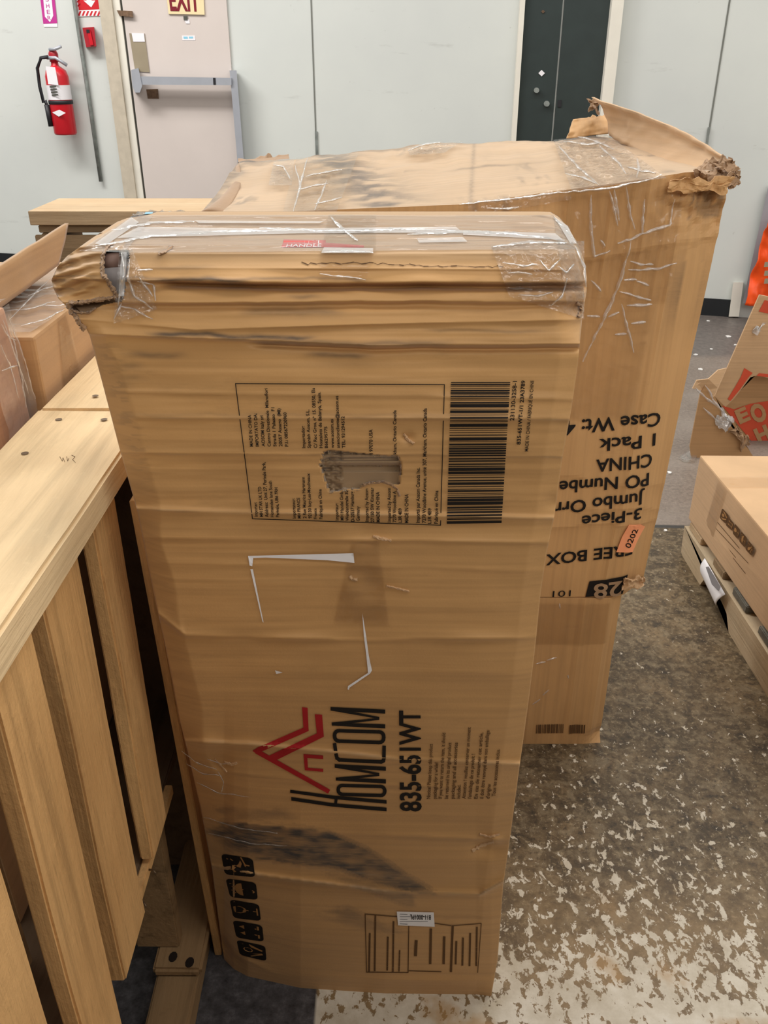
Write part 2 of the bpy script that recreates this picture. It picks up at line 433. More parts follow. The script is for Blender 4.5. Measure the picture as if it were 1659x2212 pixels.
# wall paint with scuffs
t = NT('scuffed_white_wall')
n1 = t.noise(1.3, 5); sc1 = t.noise(3.0, 5, 0.7, st=(1, 1, 5)); fine = t.noise(24, 4, 0.7)
cc = t.ramp(n1, [(0.3, srgb(199, 203, 200)), (0.7, srgb(209, 213, 208))])
cc = t.mix(t.maprange(sc1, 0.64, 0.74, 0, 0.30), cc, srgb(150, 150, 146))
cc = t.mix(t.maprange(fine, 0.70, 0.78, 0, 0.5), cc, srgb(150, 146, 140))
M['wall'] = t.base(cc, 0.55, 0.3)

# worn floor: gloss-worn brown coating with chipped pale paint, a grey screed beyond, a dark tile bottom left
t = NT('worn_floor')
geo = t.new('ShaderNodeNewGeometry'); pos = geo.outputs['Position']
sep = t.new('ShaderNodeSeparateXYZ'); t.ln(pos, sep.inputs[0]); X, Y = sep.outputs[0], sep.outputs[1]
mott = t.noise(9, 8, 0.68, vec=pos); mid = t.noise(34, 6, 0.7, vec=pos, dist=0.5)
brown = t.ramp(mott, [(0.28, srgb(54, 45, 35)), (0.5, srgb(94, 79, 58)), (0.66, srgb(118, 99, 73)), (0.8, srgb(134, 116, 90))])
brown = t.mix(t.maprange(mid, 0.50, 0.60, 0, 0.75), brown, srgb(122, 108, 86))
brown = t.mix(t.maprange(mid, 0.48, 0.34, 0, 0.8), brown, srgb(48, 42, 36))
spk = t.noise(95, 5, 0.75, vec=pos)
brown = t.mix(t.maprange(spk, 0.55, 0.63, 0, 0.7), brown, srgb(150, 134, 106))
brown = t.mix(t.maprange(spk, 0.45, 0.36, 0, 0.7), brown, srgb(44, 38, 30))
fl = t.noise(58, 6, 0.64, vec=pos, dist=0.35, st=(1.15, 0.8, 1)); flb = t.noise(3.5, 3, 0.5, vec=pos)
thr = t.math('ADD', t.maprange(Y, 0.70, 0.86, 0.40, 0.555), t.maprange(Y, 0.86, 1.5, 0.0, 0.115))
thr = t.math('ADD', thr, t.math('MULTIPLY', t.math('SUBTRACT', flb, 0.5), -0.16))
chip = t.maprange(t.math('SUBTRACT', fl, thr), 0.0, 0.02, 0, 1)
pale = t.ramp(t.noise(18, 6, 0.7, vec=pos), [(0.3, srgb(176, 164, 142)), (0.6, srgb(206, 198, 182)), (0.8, srgb(214, 210, 200))])
brown = t.mix(t.math('MULTIPLY', t.maprange(Y, 1.0, 0.78, 0, 0.65), t.maprange(mott, 0.3, 0.6, 0.4, 1.0)), brown, srgb(150, 124, 88))
near = t.mix(chip, brown, pale)
tan = t.maprange(t.noise(8, 4, 0.6, vec=pos), 0.56, 0.64, 0, 0.6)
near = t.mix(t.math('MULTIPLY', tan, t.maprange(Y, 0.95, 0.75, 0, 1)), near, srgb(168, 132, 84))
grey = t.ramp(t.noise(90, 4, 0.7, vec=pos), [(0.3, srgb(100, 90, 82)), (0.6, srgb(130, 117, 106)), (0.8, srgb(156, 144, 134))])
grey = t.mix(t.maprange(t.noise(5, 4, vec=pos), 0.4, 0.65, 0, 0.4), grey, srgb(150, 140, 130))
darkg = t.ramp(t.noise(40, 5, 0.7, vec=pos), [(0.3, srgb(86, 80, 76)), (0.7, srgb(116, 108, 102))])
wob = t.math('MULTIPLY', t.math('SUBTRACT', t.noise(3, 3, vec=pos), 0.5), 0.03)
Yw = t.math('ADD', Y, wob)
fcol = t.mix(t.maprange(Yw, 2.095, 2.10, 0, 1), near, srgb(60, 58, 56))
fcol = t.mix(t.maprange(Yw, 2.112, 2.118, 0, 1), fcol, grey)
fcol = t.mix(t.maprange(Yw, 3.64, 3.70, 0, 1), fcol, darkg)
tile = t.ramp(t.noise(60, 5, 0.75, vec=pos), [(0.3, srgb(44, 42, 43)), (0.55, srgb(76, 74, 76)), (0.8, srgb(112, 110, 112))])
m = t.math('MULTIPLY', t.maprange(X, -0.092, -0.096, 0, 1), t.maprange(Yw, 1.0, 0.99, 0, 1))
fcol = t.mix(m, fcol, tile)
t.bump(t.math('ADD', chip, mid), 0.15, 0.003)
M['shade_wall'] = plain('brown_shade_wall', srgb(96, 84, 72), 0.7, 0.2)
M['floor'] = t.base(fcol, 0.42, 0.35)

# ---------------------------------------------------------------- the setting
struct(mk('floor', [(-5, -2, 0), (5, -2, 0), (5, 7, 0), (-5, 7, 0)], [(0, 1, 2, 3)], M['floor']))
wy = lambda x, off=0.0: W_Y0 + W_SL * x - off * W_N
prism('wall_back', [(-4.5, wy(-4.5), 0), (4.2, wy(4.2), 0), (4.2, wy(4.2) + 0.15, 0), (-4.5, wy(-4.5) + 0.15, 0)],
      [(-4.5, wy(-4.5), 4.4), (4.2, wy(4.2), 4.4), (4.2, wy(4.2) + 0.15, 4.4), (-4.5, wy(-4.5) + 0.15, 4.4)], M['wall'])
struct(bpy.data.objects['wall_back'])
def wbase(name, x0, x1, zt, mat, d=0.012):
    a = [(x0, wy(x0, d)), (x1, wy(x1, d)), (x1, wy(x1, -0.002)), (x0, wy(x0, -0.002))]
    return struct(prism(name, [(x, y, 0) for x, y in a], [(x, y, zt) for x, y in a], mat))
x_door0 = float(on_wall(268, 430)[0]); x_door1 = float(on_wall(520, 345)[0])
xb1 = float(on_wall(1576, 660)[0])
struct(bx('added_shade_wall', (-2.6, -0.75, 0.0), (2.2, -0.60, 1.42), M['shade_wall'], None, 0.0), 'unseen low partition added to shade the lower front carton')  # added out of view to darken the foot of the front carton
wbase('baseboard_left', -4.5, x_door0 - 0.02, 0.085, M['base_black'])
wbase('baseboard_back', x_door1 + 0.02, xb1, 0.085, M['base_black'])

# exit door (door_1): frame, leaf, panic bar
def down(poly_top_l, poly_top_r, z=0.0): pass
def vline_x(px, py):                # X of a vertical line on the wall seen at this pixel
    return float(on_wall(px, py)[0])
def wslab(name, x0, x1, z0, z1, o0, o1, mat, parent=None):
    a = [(x0, wy(x0, o0)), (x1, wy(x1, o0)), (x1, wy(x1, o1)), (x0, wy(x0, o1))]
    return prism(name, [(x, y, z0) for x, y in a], [(x, y, z1) for x, y in a], mat, parent)
d1 = bpy.data.objects.new('door_1', None); col.objects.link(d1); struct(d1, 'pale painted exit door with a steel panic bar across it')
fx0, fx1, lx0, lx1 = vline_x(244, 210), vline_x(271, 210), vline_x(290, 210), vline_x(505, 210)
d1.location = (fx0, wy(fx0), 0)
wslab('door_frame', fx0, fx1, 0, 2.06, 0.0, 0.035, M['frame_paint'], d1)
wslab('door_stop', fx1, lx0 - 0.012, 0, 2.06, 0.0, 0.018, M['jamb'], d1)
wslab('door_gap', lx0 - 0.012, lx0, 0, 2.06, 0.0, 0.004, M['gap'], d1)
wslab('door_leaf', lx0, lx1, 0.005, 2.05, 0.0, 0.012, M['door_white'], d1)
wslab('lintel', fx0, lx1, 2.06, 2.13, 0.0, 0.035, M['frame_paint'], d1)
pb = wprism('panic_bar', [(300, 165), (500, 168), (500, 184), (301, 183)], 0.06, 0.10, M['steel'], d1)
wprism('bar_head', [(283, 151), (299, 147), (303, 165), (307, 186), (302, 200), (292, 200), (286, 186)], 0.012, 0.105, M['steel'], d1)
wprism('bar_band', [(460, 168), (465, 168), (466, 183), (461, 183)], 0.06, 0.103, M['black_rubber'], d1)
wprism('bar_upright', [(496, 152), (511, 152), (527, 350), (513, 350)], 0.012, 0.09, M['steel'], d1)
wprism('lock_plate', [(279, 72), (312, 72), (323, 156), (292, 154)], 0.012, 0.017, M['putty'], d1)
wprism('plate_label', [(284, 71), (311, 72), (313, 90), (288, 90)], 0.017, 0.019, M['sign_white'], d1)
wprism('pull_plate', [(316, 193), (341, 192), (343, 213), (319, 213)], 0.012, 0.018, M['brown_plate'], d1)
wprism('hinge', [(252, 22), (286, 24), (288, 37), (258, 34)], 0.012, 0.03, M['brown_plate'], d1)
wprism('small_sticker', [(393, 77), (421, 77), (422, 87), (394, 87)], 0.012, 0.0135, M['sign_white'], d1)
I = Ink(); I.poly([(396, 79), (405, 79), (406, 84), (397, 84)]); I.poly([(408, 79), (417, 79), (417, 83), (408, 83)])
I.lay('sticker_text', on_wall, 0.014, M['teal'], d1)
wprism('screw_cap', [(396, 35), (405, 35), (405, 43), (397, 43)], 0.012, 0.018, M['gap'], d1)
wprism('loose_tag', [(398, 43), (409, 42), (410, 51), (402, 51)], 0.012, 0.0145, M['sign_white'], d1)

# wall joints
def wseam(name, p, wd, mat, off=0.003):
    (x0, y0), (x1, y1) = p
    return struct(wprism(name, [(x0 - wd / 2, y0), (x0 + wd / 2, y0), (x1 + wd / 2, y1), (x1 - wd / 2, y1)], 0.0, off, mat))
M['seam'] = plain('panel_seam', srgb(118, 120, 114), 0.7, 0.1)
wseam('trim_1', ((664.8, -200), (686, 400)), 2.8, M['seam'])
struct(wprism('trim_2', [(680, 284), (686, 284), (690, 400), (684, 400)], 0.0, 0.006, M['galv']))
wseam('trim_3', ((1605, -180), (1510, 420)), 3.8, M['seam'])
struct(wprism('trim_4', [(1529, 275), (1534, 275), (1528, 325), (1522, 325)], 0.0, 0.012, M['galv']))
# dark metal door (door_2) with pale jambs
d2 = bpy.data.objects.new('door_2', None); col.objects.link(d2); struct(d2, 'dark green metal door between pale jambs')
a0, a1 = vline_x(1123, 150), vline_x(1301.5, 150)
mid = vline_x(1204.5, 150); d2.location = (a0, wy(a0), 0)
wslab('door_leaf', a0, mid - 0.004, 0.0, 2.3, 0.0, 0.010, M['dark_door'], d2)
wslab('door_leaf', mid + 0.004, a1, 0.0, 2.3, 0.0, 0.014, M['dark_door'], d2)
wslab('door_jamb', a0 - 0.022, a0, 0.0, 2.32, 0.0, 0.03, M['jamb'], d2)
wslab('door_jamb', a1, a1 + 0.05, 0.0, 2.32, 0.0, 0.05, M['jamb'], d2)
for nm, cx, cy, r, mt in (('keyhole_plate', 1170, 158, 7, 'sign_white'), ('door_knob', 1159, 195, 6, 'galv'), ('door_knob', 1181, 224, 6.5, 'galv'), ('keyhole_plate', 1173, 25, 4, 'brown_plate')):
    k = 4 if nm == 'keyhole_plate' else 10
    wprism(nm, [(cx + r * math.cos(2 * math.pi * i / k), cy + r * math.sin(2 * math.pi * i / k)) for i in range(k)], 0.01, 0.03 if k == 10 else 0.014, M[mt], d2)
wprism('latch_slot', [(1205, 216), (1213, 216), (1212, 231), (1204, 231)], 0.014, 0.018, M['black_rubber'], d2)
# conduit
cp = [on_wall(160 - 0.147 * k, -k, 0.018) for k in (220,)] + [on_wall(160, 0, 0.018), on_wall(190, 200, 0.018), on_wall(218, 392, 0.018)]
tag(tube('conduit_pipe', cp, 0.011, M['galv']), 'thin grey steel conduit running down the white wall left of the exit door', 'pipe')

# signs and alarm
s1 = thing('exit_sign', 'cream sign with maroon EXIT letters on the pale door', 'sign', on_wall(400, 31, 0.013))
wprism('sign_panel', [(357, -34), (438, -34), (442, 32), (364, 30)], 0.013, 0.02, M['beige_sign'], s1)
I = Ink(); I.text('EXIT', (368, 22), (432, 23), (362, -24), (429, -24), 0.03); I.lay('sign_lettering', on_wall, 0.0212, M['exit_red'], s1)
s2 = thing('extinguisher_sign', 'magenta and white arrow sign on the wall above the fire extinguisher', 'sign', on_wall(108, 58, 0.001))
wprism('sign_panel', [(80, -60), (112, -60), (123.5, 50), (93.5, 51.5)], 0.0, 0.004, M['purple'], s2)
wprism('white_margin', [(93.5, 51.5), (123.5, 50), (124, 58), (95, 58)], 0.0, 0.003, M['sign_white'], s2)
I = Ink(); I.poly([(88, -60), (106, -60), (115, 34), (108, 48), (97, 36)]); I.lay('sign_arrow', on_wall, 0.0048, M['sign_white'], s2)
I = Ink()
for ch, cy, x in (('S', -6, 102), ('H', 8, 103.5), ('E', 21, 105), ('R', 34, 106.5)):
    I.text(ch, (x - 3.5, cy + 9), (x + 3.5, cy + 9), (x - 4.5, cy), (x + 2.5, cy))
I.lay('sign_lettering', on_wall, 0.0056, M['purple'], s2)
s3 = thing('fire_alarm_sign', 'red sign with white down arrow above the red alarm box', 'sign', on_wall(193, 35, 0.001))
wprism('sign_panel', [(155, -60), (209, -60), (217, 34), (166, 36)], 0.0, 0.004, M['sign_white'], s3)
I = Ink(); I.poly([(163, -60), (209, -60), (215, 20), (170, 22)]); I.lay('red_field', on_wall, 0.0046, M['sign_red'], s3)
I = Ink(); I.poly([(184, -40), (196, -40), (198, 1), (206, 1), (197, 16), (180, 1), (187, 1)]); I.lay('sign_arrow', on_wall, 0.0054, M['sign_white'], s3)
I = Ink()
for k in range(6): x = 168 + k * 8.3; I.poly([(x + 4, 24), (x + 8, 24), (x + 4.2, 34), (x, 34)])
for k in range(4): y = -20 + k * 9; I.poly([(164 + k * 1.2, y + 4), (170 + k * 1.2, y), (170 + k * 1.2, y + 4), (164 + k * 1.2, y + 8)])
I.lay('sign_hatching', on_wall, 0.0046, M['sign_red'], s3)
s4 = thing('fire_alarm_box', 'small red fire alarm pull box on the white wall below its arrow sign', 'fire alarm', on_wall(195, 101, 0.001))
wprism('housing', [(178, 60), (203, 58), (208, 100), (186, 102)], 0.0, 0.05, M['alarm_red'], s4)
wprism('pull_handle', [(188, 66), (195, 66), (202, 97), (195, 98)], 0.05, 0.056, M['ext_red'], s4)
wprism('key_slot', [(186, 64), (193, 64), (194, 71), (187, 71)], 0.05, 0.058, M['black_rubber'], s4)

# fire extinguisher
cen = on_wall(132, 225, 0.085); ex = (float(cen[0]), float(cen[1]))
zt = float(on_wall(121, 143, 0.085)[2]); zb = float(on_wall(146, 291, 0.085)[2]); rr = 0.062
fe = thing('fire_extinguisher', 'red fire extinguisher with white tag and black hose on the white wall', 'fire extinguisher', (ex[0], ex[1], zb))
zbelt = float(on_wall(127, 217, 0.085)[2]); zlab = float(on_wall(125, 190, 0.085)[2]); hh = zt - zb
lathe('cylinder', [(0.0, zb), (rr * 0.9, zb), (rr, zb + 0.01), (rr, zt - 0.05), (rr * 0.85, zt - 0.02), (rr * 0.4, zt), (0.02, zt + 0.005), (0.018, zt + 0.03)], ex, M['ext_red'], fe)
lathe('paper_label', [(rr + 0.001, zbelt + 0.005), (rr + 0.0012, zlab + 0.015)], ex, M['sign_white'], fe)
lathe('strap', [(rr + 0.001, zbelt - 0.018), (rr + 0.004, zbelt - 0.016), (rr + 0.004, zbelt), (rr + 0.001, zbelt + 0.002)], ex, M['black_rubber'], fe)
v = lathe('valve', [(0.0, zt + 0.02), (0.024, zt + 0.02), (0.026, zt + 0.06), (0.014, zt + 0.085), (0.0, zt + 0.085)], ex, M['alarm_red'], fe, 12)
hx, hy, hz = ex[0], ex[1], zt + 0.06
tube('carry_handle', [(hx - 0.03, hy - 0.02, hz - 0.02), (hx + 0.02, hy - 0.03, hz - 0.02), (hx + 0.075, hy - 0.03, hz - 0.055)], 0.009, M['steel'], fe)
tube('squeeze_lever', [(hx - 0.01, hy - 0.02, hz + 0.02), (hx + 0.025, hy - 0.03, hz + 0.022), (hx + 0.06, hy - 0.03, hz + 0.035)], 0.008, M['steel'], fe)
hp = [(hx - 0.02, hy - 0.03, hz - 0.015), (hx - 0.06, hy - 0.03, hz - 0.02), (hx - 0.088, hy - 0.03, hz - 0.07), (hx - 0.092, hy - 0.03, hz - 0.16), (hx - 0.085, hy - 0.03, hz - 0.24), (hx - 0.074, hy - 0.03, zbelt + 0.0), (hx - 0.07, hy - 0.03, zbelt - 0.03)]
tube('hose', hp, 0.009, M['black_rubber'], fe)
tube('nozzle', [(hx - 0.07, hy - 0.03, zbelt - 0.02), (hx - 0.066, hy - 0.03, zbelt - 0.13)], 0.014, M['black_rubber'], fe)
I = Ink()
for k in range(4): I.poly([(107 + k * 1.5, 186 + k * 6), (121 + k * 1.5, 185 + k * 6), (121.5 + k * 1.5, 188.5 + k * 6), (107.5 + k * 1.5, 189.5 + k * 6)])
I.lay('label_print', lambda x, y, o: on_wall(x, y, 0.085 + rr + 0.0045), 0, M['gap'], fe)
P = lambda a, b: (ex[0] + a, ex[1] - rr - 0.006, b)
mk('inspection_tag', [P(-0.03, zlab + 0.02), P(0.025, zlab + 0.015), P(0.022, zt - 0.005), P(-0.028, zt - 0.0)], [(0, 1, 2, 3)], M['sign_white'], fe)
I = Ink(); I.poly([(113, 243), (128, 237), (142, 244), (127, 252)])
I.lay('diamond_emblem', lambda x, y, o: on_wall(x, y, 0.085 + rr + 0.004), 0, M['sign_white'], fe)

# ---------------------------------------------------------------- FRONT CARTON (leaning slightly, crushed top)
XL = A([[455, 345], [462, 330], [466, 289], [478, 255], [500, 220], [524, 185], [553, 145], [576, 124], [605, 111], [622, 115], [645, 126], [665, 147], [690, 168], [709, 186], [726, 194], [827, 221], [972, 259], [1105, 297], [1257, 327], [1396, 357], [1465, 371], [1556, 388], [1626, 406], [1745, 433], [1877, 458], [2042, 479], [2072, 484]], float)
XR = A([[455, 1185], [462, 1196], [468, 1207], [490, 1226], [520, 1245], [560, 1261], [600, 1268], [630, 1267], [685, 1258], [789, 1248], [880, 1235], [988, 1215], [1113, 1198], [1193, 1181], [1288, 1167], [1400, 1156], [1500, 1144], [1651, 1123], [1802, 1103], [1912, 1087], [2073, 1075], [2152, 1061]], float)
YB = A([[484, 2072], [505, 2093], [535, 2109], [649, 2134], [832, 2146], [1029, 2148], [1061, 2152]], float)
def tplane(py): u, h, z = ray(CX, py); return (0.745 - 0.09 * HC) / (h + 0.09 * z)
_y720 = float(tplane(720.0) * ray(CX, 720.0)[1])
PROF = A([[440, 0.835], [455, 0.812], [470, 0.785], [500, 0.740], [530, 0.694], [548, 0.675], [580, 0.668], [610, 0.664], [660, 0.660], [720, _y720]], float)
CREASES = [  # (polyline, amp, width above, width below) in picture coordinates
    ([(200, 604), (700, 612), (1265, 608)], 0.013, 32, 3.0), ([(200, 655), (700, 652), (1265, 650)], 0.0065, 20, 4),
    ([(180, 690), (420, 712), (800, 700), (1265, 690)], 0.005, 24, 6), ([(190, 722), (560, 735), (800, 747), (1265, 742)], 0.0095, 22, 3.5),
    ([(290, 548), (1250, 545)], 0.003, 14, 10), ([(250, 578), (1255, 583)], 0.003, 12, 4),
    ([(240, 902), (520, 903), (1240, 905)], 0.0058, 12, 4), ([(240, 978), (1230, 985)], 0.0026, 16, 6),
    ([(290, 1098), (520, 1106), (1200, 1118)], 0.0070, 4, 12), ([(310, 1162), (1190, 1172)], 0.0034, 16, 5),
    ([(340, 1325), (400, 1372), (800, 1384), (1165, 1376)], 0.0070, 14, 5), ([(380, 1500), (1150, 1530)], 0.0012, 16, 8),
    ([(395, 1600), (560, 1608), (860, 1640), (1130, 1650)], 0.0095, 5, 16), ([(410, 1660), (700, 1690), (1120, 1710)], 0.0028, 14, 6),
    ([(440, 1772), (700, 1800), (1100, 1815)], 0.0050, 14, 4), ([(450, 1868), (560, 1890), (850, 1929), (1035, 1932), (1090, 1900)], 0.0110, 7, 5),
    ([(470, 2010), (1080, 2050)], 0.0012, 20, 10), ([(484, 2050), (600, 2105), (830, 2118), (1061, 2118)], 0.004, 10, 22),
    ([(230, 846), (1250, 862)], 0.0020, 8, 5), ([(300, 1215), (1180, 1232)], 0.0018, 10, 6), ([(350, 1450), (1150, 1455)], 0.0018, 10, 6)]
HOLE = [(700, 976), (712, 972), (760, 977), (800, 981), (838, 985), (858, 984), (866, 1000), (864, 1030), (861, 1047), (850, 1046), (838, 1041), (815, 1041), (784, 1045), (778, 1056), (760, 1057), (742, 1055), (735, 1060), (712, 1063), (704, 1040), (698, 1020), (692, 1005), (696, 990)]
TORN = [(222, 545), (228, 543), (246, 540), (262, 541), (279, 540), (280, 556), (276, 580), (272, 610), (268, 640), (255, 641), (246, 628), (235, 612), (220, 590), (222, 565)]
TEAR2 = [(149, 651), (190, 648), (217, 643), (254, 640), (268, 641), (262, 652), (240, 655), (221, 659), (205, 668), (190, 676), (170, 674), (158, 672), (150, 664)]
def relief(px, py):
    px = A(px, float); py = A(py, float)
    d = 0.0034 * fbm(px / 260, py / 150, 3, 2) + 0.0006 * fbm(px / 120, py / 60, 4, 2) + 0.00035 * fbm(px / 200, py / 13, 11, 2)
    jit = 2.6 * fbm(px / 140, px * 0 + 0.3, 21, 3)
    for i, (pl, am, wa, wb) in enumerate(CREASES):
        pl = A(pl); dy = py - np.interp(px, pl[:, 0], pl[:, 1]) - jit * (0.6 + 0.5 * math.sin(i * 2.1))
        a = am * (0.75 + 0.45 * vnoise(px / 130, px * 0 + i, 40 + i))
        d = d + a * np.where(dy < 0, np.exp(np.minimum(dy, 0) / wa), np.exp(-np.maximum(dy, 0) / wb))
    for pl, am, wd in (([(330, 613), (700, 622), (1265, 618)], -0.012, 7), ([(200, 662), (1265, 658)], -0.004, 8), ([(520, 742), (800, 756), (1265, 751)], -0.006, 6)):
        pl = A(pl); d = d + am * np.exp(-((py - np.interp(px, pl[:, 0], pl[:, 1]) - jit) / wd) ** 2) * sstep((px - pl[0, 0]) / 60)
    top = sstep((560 - py) / 60)
    d = d + top * 0.0035 * fbm(px / 300, py / 9, 55, 2)
    xl = np.interp(py, XL[:, 0], XL[:, 1]); xr = np.interp(py, XR[:, 0], XR[:, 1])
    low = sstep((py - 690) / 60)
    d = d - low * 0.016 * np.clip(1 - (px - xl) / (46 + 14 * vnoise(py / 90, py * 0, 8)), 0, 1) ** 1.2
    d = d - low * 0.006 * np.clip(1 - (xr - px) / 40, 0, 1)
    d = d - (1 - low) * 0.030 * np.clip(1 - (xr - px) / 60, 0, 1) ** 2
    nose = sstep((660 - py) / 30) * np.clip(1 - (px - xl) / 110, 0, 1) * sstep((py - 500) / 60)
    d = d + nose * 0.0055 * np.sin((py + 0.28 * px) * 2 * math.pi / 23 + 1.5 * vnoise(px / 40, py / 40, 3)) + nose * 0.004 * fbm(px / 25, py / 12, 66, 2) - nose ** 2 * 0.02
    # small dents on the right border and in the middle
    for cx, cy, r, am in ((1055, 1830, 34, -0.009), (1070, 1815, 14, 0.006), (1200, 1085, 26, -0.004), (800, 1150, 40, -0.003), (800, 1260, 46, -0.004), (1240, 668, 22, -0.010), (880, 945, 16, -0.004), (760, 1270, 30, 0.003), (460, 1640, 40, -0.004), (450, 1600, 26, 0.004)):
        d = d + am * np.exp(-((px - cx) ** 2 + ((py - cy) * 1.5) ** 2) / (r * r))
    h = in_poly(px, py, HOLE)
    hd = np.where(py < 1006, -0.007 - 0.0035 * np.sin(py * 0.48 + px * 0.004), np.where(py < 1018, -0.024, -0.014)) + (0.006 * fbm(px / 9, py / 6, 77, 2) - 0.003) * (px < 738)
    d = np.where(h, hd, d)
    yb = np.interp(px, YB[:, 0], YB[:, 1])
    return d * sstep((yb - py) / 40)
def front(px, py, off=0.0):
    px = A(px, float); py = A(py, float)
    r = ray(px, py)
    t = np.where(py < 720, np.interp(py, PROF[:, 0], PROF[:, 1]) / r[1], (0.745 - 0.09 * HC) / (r[1] + 0.09 * r[2]))
    yb = np.interp(px, YB[:, 0], YB[:, 1]); rb = ray(px, yb)
    k = (HC / -rb[2]) / ((0.745 - 0.09 * HC) / (rb[1] + 0.09 * rb[2])) - 1
    t = t * (1 + k * sstep((py - 1450) / (yb - 1450)))
    t = t - (relief(px, py) + off) / np.sqrt(1 + r[0] ** 2)
    return pts(t, r)
def dirt_front(px, py):
    d = np.zeros_like(px)
    def blob(poly, soft, am, seed):
        nonlocal d
        q = A(poly, float); n = fbm(px / 40, py / 12, seed, 3)
        acc = np.zeros_like(px)
        for ox, oy in ((0, 0), (soft, 0), (-soft, 0), (0, soft * 0.5), (0, -soft * 0.5)):
            acc += in_poly(px + ox + 14 * n, py + oy + 6 * n, q)
        d = np.maximum(d, acc / 5 * am * (0.8 + 0.3 * n))
    blob([(440, 1790), (520, 1780), (640, 1785), (720, 1800), (790, 1830), (880, 1890), (940, 1925), (880, 1928), (800, 1905), (740, 1880), (640, 1868), (560, 1860), (480, 1830)], 10, 1.0, 5)
    blob([(690, 1885), (800, 1905), (900, 1935), (880, 1960), (780, 1920)], 8, 0.6, 6)
    blob([(470, 1740), (620, 1750), (640, 1770), (480, 1775)], 10, 0.4, 7)
    blob([(760, 1960), (830, 2000), (900, 2020), (800, 2010), (690, 1980)], 10, 0.45, 8)
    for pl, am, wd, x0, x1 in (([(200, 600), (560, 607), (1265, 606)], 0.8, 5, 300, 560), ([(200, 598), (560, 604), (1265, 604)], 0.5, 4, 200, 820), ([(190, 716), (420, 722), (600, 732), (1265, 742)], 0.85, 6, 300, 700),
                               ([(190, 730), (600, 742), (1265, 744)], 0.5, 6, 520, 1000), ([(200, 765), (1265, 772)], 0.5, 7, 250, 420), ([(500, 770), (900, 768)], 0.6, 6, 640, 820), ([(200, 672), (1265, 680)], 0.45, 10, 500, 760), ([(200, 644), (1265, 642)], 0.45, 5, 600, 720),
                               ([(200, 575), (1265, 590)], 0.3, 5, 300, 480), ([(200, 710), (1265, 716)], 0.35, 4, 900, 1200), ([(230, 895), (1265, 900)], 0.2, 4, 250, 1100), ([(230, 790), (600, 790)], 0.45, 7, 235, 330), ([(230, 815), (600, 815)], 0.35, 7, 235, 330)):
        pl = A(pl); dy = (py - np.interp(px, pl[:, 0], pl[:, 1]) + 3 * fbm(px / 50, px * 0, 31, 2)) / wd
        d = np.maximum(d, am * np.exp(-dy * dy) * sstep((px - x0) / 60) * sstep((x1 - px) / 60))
    lef = np.exp(-((px - np.interp(py, XL[:, 0], XL[:, 1]) - 35) / 26) ** 2) * (fbm(px / 30, py / 5, 91, 2) > 0.25) * sstep((py - 720) / 40) * sstep((1120 - py) / 200)
    d = np.maximum(d, 0.25 * lef)
    nz = sstep((650 - py) / 20) * sstep((py - 520) / 60) * sstep((240 - px) / 60) * (fbm(px / 60, py / 8, 92, 2) > 0.2)
    return np.maximum(d, 0.35 * nz)

fc = thing('large_carton', 'tall battered brown carton in front with red house emblem, barcode and torn handle hole', 'cardboard box', (0.0, 0.80, 0.0))
NCc, NRr = 250, 640
ss = np.linspace(0, 1, NCc)[None, :]
yrow = np.concatenate([np.linspace(458, 760, 190, endpoint=False), np.linspace(760, 960, 60, endpoint=False), np.linspace(960, 1075, 70, endpoint=False), np.linspace(1075, 2152, 321)])[:, None]
NRr = len(yrow)
fz = np.clip((yrow - 1900) / 252, 0, 1)
pyL = np.where(yrow < 1900, yrow, 1900 + 172 * fz)
xl = np.interp(pyL, XL[:, 0], XL[:, 1]); xr = np.interp(yrow, XR[:, 0], XR[:, 1])
PX = xl + (xr - xl) * ss
PY = yrow + 0 * ss
ybx = np.interp(PX, YB[:, 0], YB[:, 1])
PY = np.where(yrow < 1900, PY, 1900 + (ybx - 1900) * fz)
P3 = front(PX, PY)
P3[-1, :, 2] = np.maximum(P3[-1, :, 2], 0.0)
N = NCc * NRr; idx = np.arange(N).reshape(NRr, NCc)
cxp = (PX[:-1, :-1] + PX[1:, 1:]) / 2; cyp = (PY[:-1, :-1] + PY[1:, 1:]) / 2
dele = in_poly(cxp, cyp, TORN) | in_poly(cxp, cyp, TEAR2)
faces = [(idx[i, j], idx[i + 1, j], idx[i + 1, j + 1], idx[i, j + 1]) for i in range(NRr - 1) for j in range(NCc - 1) if not dele[i, j]]
backL = P3[:, 0].copy(); backR = P3[:, -1].copy()
for b in (backL, backR):
    b[:, 1] = np.maximum(b[:, 1] + 0.004, 0.745 - 0.09 * b[:, 2] + 0.15)
backL[:, 0] += 0.012; backR[:, 0] -= 0.012
sel = list(range(0, NRr, 8)) + ([NRr - 1] if (NRr - 1) % 8 else [])
V = [P3.reshape(-1, 3), backL[sel], backR[sel]]
oL, oR = N, N + len(sel)
for k in range(len(sel) - 1):
    a, b = sel[k], sel[k + 1]
    faces.append(tuple([idx[i, 0] for i in range(a, b + 1)][::-1] + [oL + k, oL + k + 1]))
    faces.append(tuple([idx[i, -1] for i in range(a, b + 1)] + [oR + k + 1, oR + k]))
    faces.append((oL + k, oR + k, oR + k + 1, oL + k + 1))
faces.append(tuple([idx[0, j] for j in range(NCc)] + [oR, oL]))
nb = 2 * len(sel)
dv = np.concatenate([dirt_front(PX.ravel(), PY.ravel()), np.zeros(nb)])
torn_and_sheen = np.maximum(in_poly(PX, PY, HOLE).astype(float) * 0.85, 0.45 * sstep((600 - PY) / 60)).ravel()  # torn hole; the top is paled to paint in its dusty sheen
wear_highlight = np.zeros_like(PX)  # pale worn creases with their ridge highlights painted in
